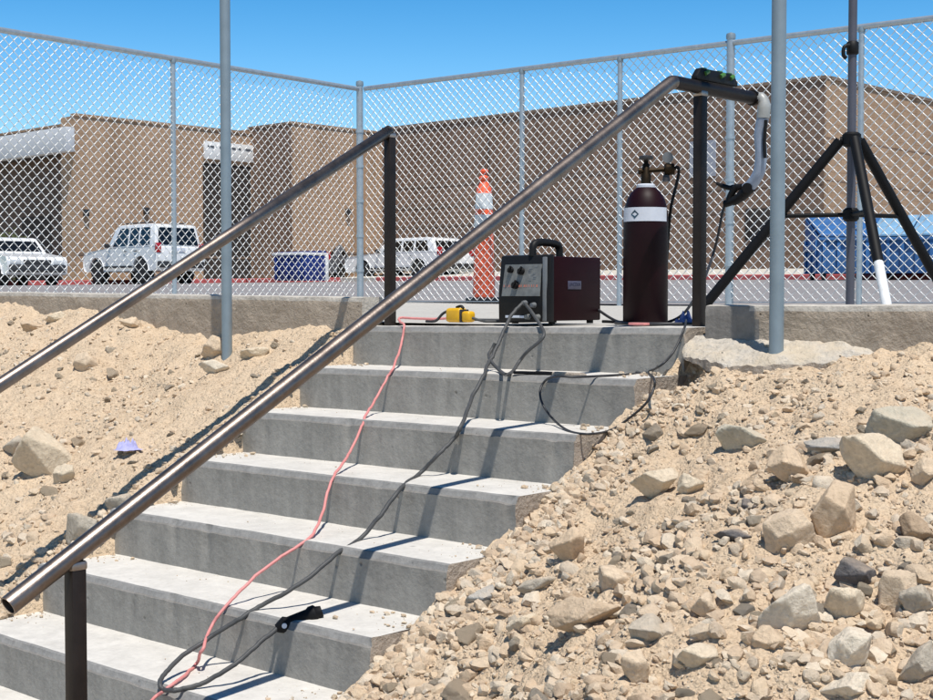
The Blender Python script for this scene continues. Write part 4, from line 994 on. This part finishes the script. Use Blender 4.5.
# ------------------------------------------------------------------ rocks
def ico(level):
    bm = bmesh.new(); bmesh.ops.create_icosphere(bm, subdivisions=level, radius=1.0)
    v = np.array([p.co[:] for p in bm.verts]); f = np.array([[q.index for q in p.verts] for p in bm.faces]); bm.free(); return v, f
ICO = {k: ico(k) for k in (1, 2, 3, 4, 5)}
def rock_shape(seed, level=4, planes=11, sharp=48., rough=.06, under=0):
    rs = np.random.RandomState(seed); D, Fc = ICO[level]
    n = rs.normal(size=(planes, 3)); n /= np.linalg.norm(n, axis=1)[:, None]
    n = np.concatenate([n, -n[:planes//2]+rs.normal(size=(planes//2, 3))*.25]); n /= np.linalg.norm(n, axis=1)[:, None]
    h = rs.uniform(.50, 1.0, size=len(n))
    if under:
        e = np.array([[-.50, -.74, -.46], [.30, -.72, -.62]]); e /= np.linalg.norm(e, axis=1)[:, None]; n = np.concatenate([n, e]); h = np.append(h, [under, under*1.12])
    c = D @ n.T
    inv = np.maximum(c/h, .02); r = 1/((inv**sharp).sum(1))**(1/sharp); r = np.minimum(r, 1.35)
    P = D*r[:, None]
    if rough:
        for i in range(len(P)):
            v = Vector(P[i]*2.2+seed); P[i] *= 1+rough*(noise.fractal(v, .9, 2.1, 5 if level > 3 else 2))
    P -= (P.max(0)+P.min(0))/2; P /= (P.max(0)-P.min(0))/2
    return P, Fc
def np_mesh(name, P, Fc, mat, smoothf=True, ang=32):
    me = bpy.data.meshes.new(name); me.vertices.add(len(P)); me.vertices.foreach_set('co', P.astype(np.float32).ravel())
    nf = len(Fc); me.loops.add(nf*3); me.loops.foreach_set('vertex_index', Fc.astype(np.int32).ravel())
    me.polygons.add(nf); me.polygons.foreach_set('loop_start', np.arange(0, nf*3, 3, dtype=np.int32)); 
    me.materials.append(mat); me.update(calc_edges=True)
    me.polygons.foreach_set('use_smooth', np.ones(nf, bool))
    if ang:
        try: me.set_sharp_from_angle(angle=R(ang))
        except Exception: pass
    return me
def terr(u, y, fn):
    d = ray(u, y); t = 2.0
    while t < 12:
        p = CAM+d*t
        if p[2] < fn(p[0], p[1], False): break
        t += .02
    return CAM+d*t, t
def big_rock(u, y, w, h, tone, seed, label, fn=zR, depth_k=.8, sink=.22, tilt=0, planes=9, yaw=None, name='rock', under=.40):
    """u,y: middle of the rock in the photo; w,h: its size there"""
    p, t = terr(u, y+h*.42, fn); px = t/F; W_ = w*px; H_ = h*px*1.05
    P, Fc = rock_shape(seed, 5 if w*h > 1200 else 4, planes, under=under); P = P*np.array([W_/2, W_/2*depth_k, H_/2*1.15])
    me = np_mesh(name, P, Fc, M['rock_'+tone], ang=75); o = link(name, me)
    o.rotation_euler = (0, R(tilt), A*-1*-1 if yaw is None else A+R(yaw))
    # camera-facing width axis is the camera's right: rotate X onto it
    rw = cam2w(1, 0); o.rotation_euler[2] = math.atan2(rw[1], rw[0]) + (0 if yaw is None else R(yaw))
    bx = p + np.append(cam2w(0, W_*depth_k*.42), 0); zz = fn(p[0], p[1])
    o.location = (bx[0], bx[1], zz + H_*(.5-sink*.5))
    return tag(o, label, 'rock')
ROCKS = [
 (906, 424, 64, 42, 'green', 11, 'large pale grey-green slab rock at the right edge leaning uphill', .9, 8),
 (881, 467, 74, 50, 'cream', 12, 'large rounded cream boulder with dark hollow front under the grey-green slab', .8, 0),
 (746, 437, 58, 29, 'green', 13, 'oblong grey-tan rock lying alone high on the right bank', .6, 3),
 (838, 443, 60, 18, 'blue', 14, 'flat blue-grey rock half buried left of the large slab', .8, -4),
 (794, 482, 46, 34, 'tan', 15, 'tan wedge rock with dark underside left of the rounded boulder', .8, 4),
 (657, 492, 50, 28, 'cream', 16, 'flat pale cream rock nearest the middle steps', .8, -6),
 (692, 487, 27, 22, 'cream', 17, 'small cream rock touching the right side of the flat pale one', .8, 0),
 (749, 507, 24, 18, 'dark', 18, 'small charcoal stone in the middle of the right bank', .8, 0),
 (733, 556, 38, 13, 'dark', 19, 'thin dark grey stick-shaped stone', .45, 3),
 (790, 549, 58, 44, 'sand', 20, 'elongated sandy rock tilted up to the right', .7, -32),
 (842, 522, 54, 56, 'tan', 21, 'tall tan block above the elongated sandy rock', .8, 14),
 (921, 541, 34, 30, 'brown', 22, 'brown rock at the right edge below the boulder', .9, 0),
 (794, 624, 62, 54, 'white', 23, 'biggest whitish block with dark underside low on the right bank', .8, 6),
 (846, 606, 54, 46, 'cream', 24, 'cream angular block right of the biggest whitish block', .8, -10),
 (862, 580, 50, 30, 'dark', 25, 'split charcoal rock behind the cream angular block', .8, 0),
 (899, 591, 38, 46, 'sand', 26, 'sandy upright rock right of the split charcoal one', .7, 18),
 (919, 601, 36, 32, 'grey', 27, 'grey rounded rock at the right edge beside the sandy upright one', .8, 0),
 (853, 663, 42, 42, 'white', 28, 'whitish grey rock with dark left face near the lower right corner', .8, 6),
 (637, 678, 30, 34, 'sand', 29, 'sandy rock with brown side near the bottom middle', .8, -8),
 (655, 645, 54, 30, 'grey', 30, 'grey layered rock above the bottom edge in the middle', .8, 4),
 (586, 634, 76, 30, 'tan', 31, 'long tan slab sheltering a dark hollow near the lower steps', .7, -14),
 (571, 561, 38, 36, 'tan', 32, 'tan chunk with brown lower face beside the third lowest steps', .8, -20),
 (921, 664, 34, 44, 'grey', 33, 'grey-brown rock at the lower right edge', .8, 0),
 (853, 697, 60, 26, 'white', 34, 'pale rock cut by the bottom edge at the right', .8, 0),
 (522, 636, 32, 20, 'cream', 35, 'pale little rock left of the long tan slab', .8, 0),
 (538, 588, 42, 18, 'grey', 36, 'flat grey stone close to the lower steps', .8, -8),
 (482, 604, 34, 18, 'blue', 37, 'blue-grey flat stone touching the lower stair side', .8, -20),
  (697, 677, 44, 26, 'cream', 39, 'cream stone near the bottom edge right of the sandy rock', .8, 0),
 (615, 591, 34, 22, 'sand', 40, 'sandy stone in the middle of the lower right bank', .8, 10),
 (707, 620, 30, 22, 'sand', 41, 'sandy stone left of the biggest whitish block', .8, 0),
 (770, 665, 34, 24, 'tan', 42, 'tan stone below the biggest whitish block', .8, 10),
 (930, 480, 30, 26, 'sand', 43, 'sandy stone right of the rounded cream boulder', .8, 0),
]
for (u, y, w, h, tone, sd, lab, dk, tl) in ROCKS: big_rock(u, y, w, h, tone, sd, lab, zR, dk, .25, tl)
LROCKS = [
 (38, 457, 50, 56, 'cream', 57, 'large pale tan boulder on the left bank under the far handrail', .8, -40),
 (216, 348, 36, 25, 'sand', 52, 'rounded sandy rock at the foot of the left pole', .8, 0),
 (214, 368, 34, 14, 'white', 53, 'flat white stone just below the rounded sandy rock', .8, 0),
 (253, 357, 30, 13, 'cream', 54, 'flat cream stone right of the left pole', .8, 0),
 (84, 366, 30, 20, 'sand', 55, 'sandy round stone just under the far handrail', .8, 0),
 (76, 535, 32, 34, 'grey', 56, 'pointed grey stone by the lower left of the stairs', .8, 20),
 (117, 508, 30, 22, 'grey', 57, 'grey stone between the foreground rail and rail shadow', .8, 0),
 (55, 317, 26, 12, 'cream', 58, 'cream stone below the left wall near the white car', .8, 0),
 (30, 327, 24, 12, 'tan', 59, 'tan stone high on the left bank', .8, 0),
 (62, 477, 24, 22, 'cream', 60, 'cream stone just right of the large pale tan boulder', .8, 10),
 (12, 452, 26, 22, 'grey', 61, 'grey stone left of the large pale tan boulder', .8, 0),
 (130, 331, 24, 12, 'sand', 62, 'low sandy stone below the left wall', .8, 0),
]
for (u, y, w, h, tone, sd, lab, dk, tl) in LROCKS: big_rock(u, y, w, h, tone, sd, lab, zL, dk, .25, tl)
P, Fc = rock_shape(38, 4, 9); me = np_mesh('rock', P*np.array([.055, .05, .062]), Fc, M['rock_brown'], ang=75); o = link('rock', me); q_ = on_y(722, 366, -.05); o.location = (q_[0]-.03, q_[1]-.02, q_[2]-.085); o.rotation_euler = (.2, .5, .4); tag(o, 'brown broken lump wedged under the spilled concrete slab', 'rock')
p_ = trd(408, 636, 6, .02); P, Fc = rock_shape(77, 3, 9); me = np_mesh('rock', P*np.array([.020, .017, .017]), Fc, M['rock_sand']); o = link('rock', me); o.location = (p_[0], p_[1], .022-.17*6+.017+.0106*p_[0]); tag(o, 'single small sandy stone lying on a pale tread', 'rock')
c_ = terr(128, 457, zL)[0]; rag('scrap_sheet', (c_[0], c_[1], zL(c_[0], c_[1])+.01), .045, .05, .07, M['scrap'], 'crumpled periwinkle blue scrap on the left bank', 'scrap', 9.1)

# medium stones, individually placed, sharing a few meshes
SM = [np_mesh('stone', rock_shape(200+i, 4, 8, 45., .07)[0], ICO[4][1], M['stone'], ang=75) for i in range(14)]
def stones(n, fn, xr, yr, label, group, lo, hi, bias, seed):
    rs = random.Random(seed); k = 0
    while k < n:
        x = rs.uniform(*xr); y = rs.uniform(*yr)
        if bias and rs.random() > bias(x, y): continue
        s = lo*(hi/lo)**(rs.random()**2.2)
        o = bpy.data.objects.new('stone', rs.choice(SM)); COL.objects.link(o)
        o.scale = (s*rs.uniform(.9, 1.4), s*rs.uniform(.7, 1.1), s*rs.uniform(.55, .9)); o.rotation_euler = (rs.uniform(-.4, .4), rs.uniform(-.4, .4), rs.uniform(0, 6.3))
        o.location = (x, y, fn(x, y)+s*.1); tag(o, label, 'stone', group); k += 1
stones(170, zR, (.06, 2.1), (-2.3, -.12), 'small loose stone on the right dirt bank', 'loose stones on the right bank', .014, .045, lambda x, y: .35+.65*smooth(-y/1.5), 3)
stones(125, zL, (-5.2, -1.84), (-1.9, -.02), 'small loose stone on the left dirt bank', 'loose stones on the left bank', .014, .045, lambda x, y: .5+.5*smooth(-(x+2.2)), 4)

# gravel nobody could count
def gravel(name, n, fn, xr, yr, lo, hi, label, seed, edge=None):
    rs = np.random.RandomState(seed); Fc1, Fc2 = ICO[1][1], ICO[2][1]
    var2 = [rock_shape(330+i, 2, 7, 45., .04)[0] for i in range(16)]
    var = [rock_shape(300+i, 1, 7, 30., 0)[0] for i in range(16)]; PP = []; FF = []; m = 0
    X = rs.uniform(*xr, size=n); Y = rs.uniform(*yr, size=n)
    if edge is not None:
        q = n//6; X[:q] = edge[0]+np.abs(rs.normal(0, edge[1], q))*edge[2]
    ok = np.array([i < q if edge is not None else False for i in range(n)]) | (np.array([fb(X[i], Y[i], 2.6, 3, seed*3.3) for i in range(n)]) + rs.uniform(-.5, .5, n) > -.14)
    X, Y = X[ok], Y[ok]; n = len(X)
    S = lo*(hi/lo)**(rs.uniform(size=n)**3.3) * np.array([.55+.45*smooth(-y/1.3) for y in Y])
    for i in range(n):
        a = rs.uniform(0, 6.283, 3); ca, sa = math.cos(a[0]), math.sin(a[0]); big = S[i] > .0105; Fc = Fc2 if big else Fc1; P = (var2 if big else var)[i % 16]*np.array([rs.uniform(.8, 1.4), rs.uniform(.7, 1.1), rs.uniform(.5, .95)])*S[i]
        cb, sb = math.cos(a[1]*.08), math.sin(a[1]*.08)
        Q = np.stack([P[:, 0]*ca-P[:, 1]*sa, P[:, 0]*sa+P[:, 1]*ca, P[:, 2]], 1); Q = np.stack([Q[:, 0]*cb+Q[:, 2]*sb, Q[:, 1], -Q[:, 0]*sb+Q[:, 2]*cb], 1)
        PP.append(Q+np.array([X[i], Y[i], fn(X[i], Y[i])+S[i]*.12])); FF.append(Fc+m); m += len(P)
    me = np_mesh(name, np.concatenate(PP), np.concatenate(FF), M['pebble'], ang=38); o = link(name, me); tag(o, label, 'gravel', None, 'stuff')
gravel('gravel', 44000, zR, (.005, 2.3), (-2.6, .04), .0034, .030, 'tan gravel and clods scattered over the right dirt bank', 5, (.004, .08, 1))
gravel('gravel', 19000, zL, (-5.3, -1.80), (-2.2, .04), .0040, .026, 'pale gravel and clods scattered over the left dirt bank', 6, (-1.755, .07, -1))

def ztread(x, y):
    k = min(9, max(0, math.ceil((-y-.001)/RUN))); return .024-RISE*k+.0106*x
def grit():
    rs = np.random.RandomState(9); PP = []; FF = []; m = 0; Fc = ICO[1][1]; var = [rock_shape(360+i, 1, 7, 30., 0)[0] for i in range(10)]
    for i in range(900):
        e = rs.rand(); x = -abs(rs.normal(0, .10))-.01 if e < .42 else (-1.775+abs(rs.normal(0, .08)) if e < .75 else rs.uniform(-1.75, 0))
        k = rs.randint(1, 9); t = abs(rs.normal(0, .35)); t = t if t < .93 else rs.rand()*.9; y = -RUN*(k-1) - .012 - t*.27
        S = .0012*(9**(rs.rand()**2.6)) if e < .75 else .001*(3.2**(rs.rand()**3)); a = rs.uniform(0, 6.28); P = var[i % 10]*np.array([1.2, .9, .7])*S
        Q = np.stack([P[:, 0]*math.cos(a)-P[:, 1]*math.sin(a), P[:, 0]*math.sin(a)+P[:, 1]*math.cos(a), P[:, 2]], 1)
        PP.append(Q+np.array([x, y, ztread(x, y)+S*.5])); FF.append(Fc+m); m += len(P)
    tag(link('grit', np_mesh('grit', np.concatenate(PP), np.concatenate(FF), M['pebble'], ang=38)), 'fine tan grit and crumbs scattered on the stair treads', 'grit', None, 'stuff')
grit()

# ------------------------------------------------------------------ light, sky, camera
SUN = Vector((.352, -.20, 1.0)).normalized()
ld = bpy.data.lights.new('sun', 'SUN'); ld.energy = 5.0; ld.angle = R(.53); ld.color = (1, .955, .885)
lo_ = bpy.data.objects.new('sun', ld); COL.objects.link(lo_); lo_.rotation_euler = SUN.to_track_quat('Z', 'Y').to_euler(); lo_.location = (0, 0, 20)
w = bpy.data.worlds.new('World'); SC.world = w; w.use_nodes = True; nt = w.node_tree
sk = nt.nodes.new('ShaderNodeTexSky'); sk.sky_type = 'NISHITA'; sk.sun_disc = False
sk.sun_elevation = math.asin(SUN.z); sk.sun_rotation = math.atan2(SUN.x, SUN.y); sk.altitude = 400; sk.air_density = 1.0; sk.dust_density = .45; sk.ozone_density = 1.6
hs = nt.nodes.new('ShaderNodeHueSaturation'); hs.inputs['Saturation'].default_value = 1.55; hs.inputs['Value'].default_value = 1.09
nt.links.new(sk.outputs[0], hs.inputs['Color'])
wc = nt.nodes.new('ShaderNodeTexCoord'); wz = nt.nodes.new('ShaderNodeSeparateXYZ'); nt.links.new(wc.outputs['Generated'], wz.inputs[0])
zen = ramp(nt, wz.outputs[2], [(.16, (1, 1, 1)), (.55, (.42, .42, .42)), (1, (.34, .34, .34))])
nt.links.new(mixc(nt, 1, hs.outputs[0], zen, 'MULTIPLY'), nt.nodes['Background'].inputs[0]); nt.nodes['Background'].inputs[1].default_value = .15
cd = bpy.data.cameras.new('camera'); cam = bpy.data.objects.new('camera', cd); COL.objects.link(cam)
cd.sensor_fit = 'HORIZONTAL'; cd.sensor_width = 36; cd.lens = F/933*36; cd.clip_end = 2000; cd.clip_start = .05
fw = Vector(MT @ np.array([0, math.cos(PITCH), -math.sin(PITCH)])); rt = Vector(MT @ np.array([1., 0, 0])); up = rt.cross(fw)
cam.matrix_world = Matrix(((rt.x, up.x, -fw.x, CAM[0]), (rt.y, up.y, -fw.y, CAM[1]), (rt.z, up.z, -fw.z, CAM[2]), (0, 0, 0, 1)))
SC.camera = cam
SC.view_settings.view_transform = 'Standard'; SC.view_settings.look = 'None'; SC.view_settings.exposure = 0; SC.view_settings.gamma = 1
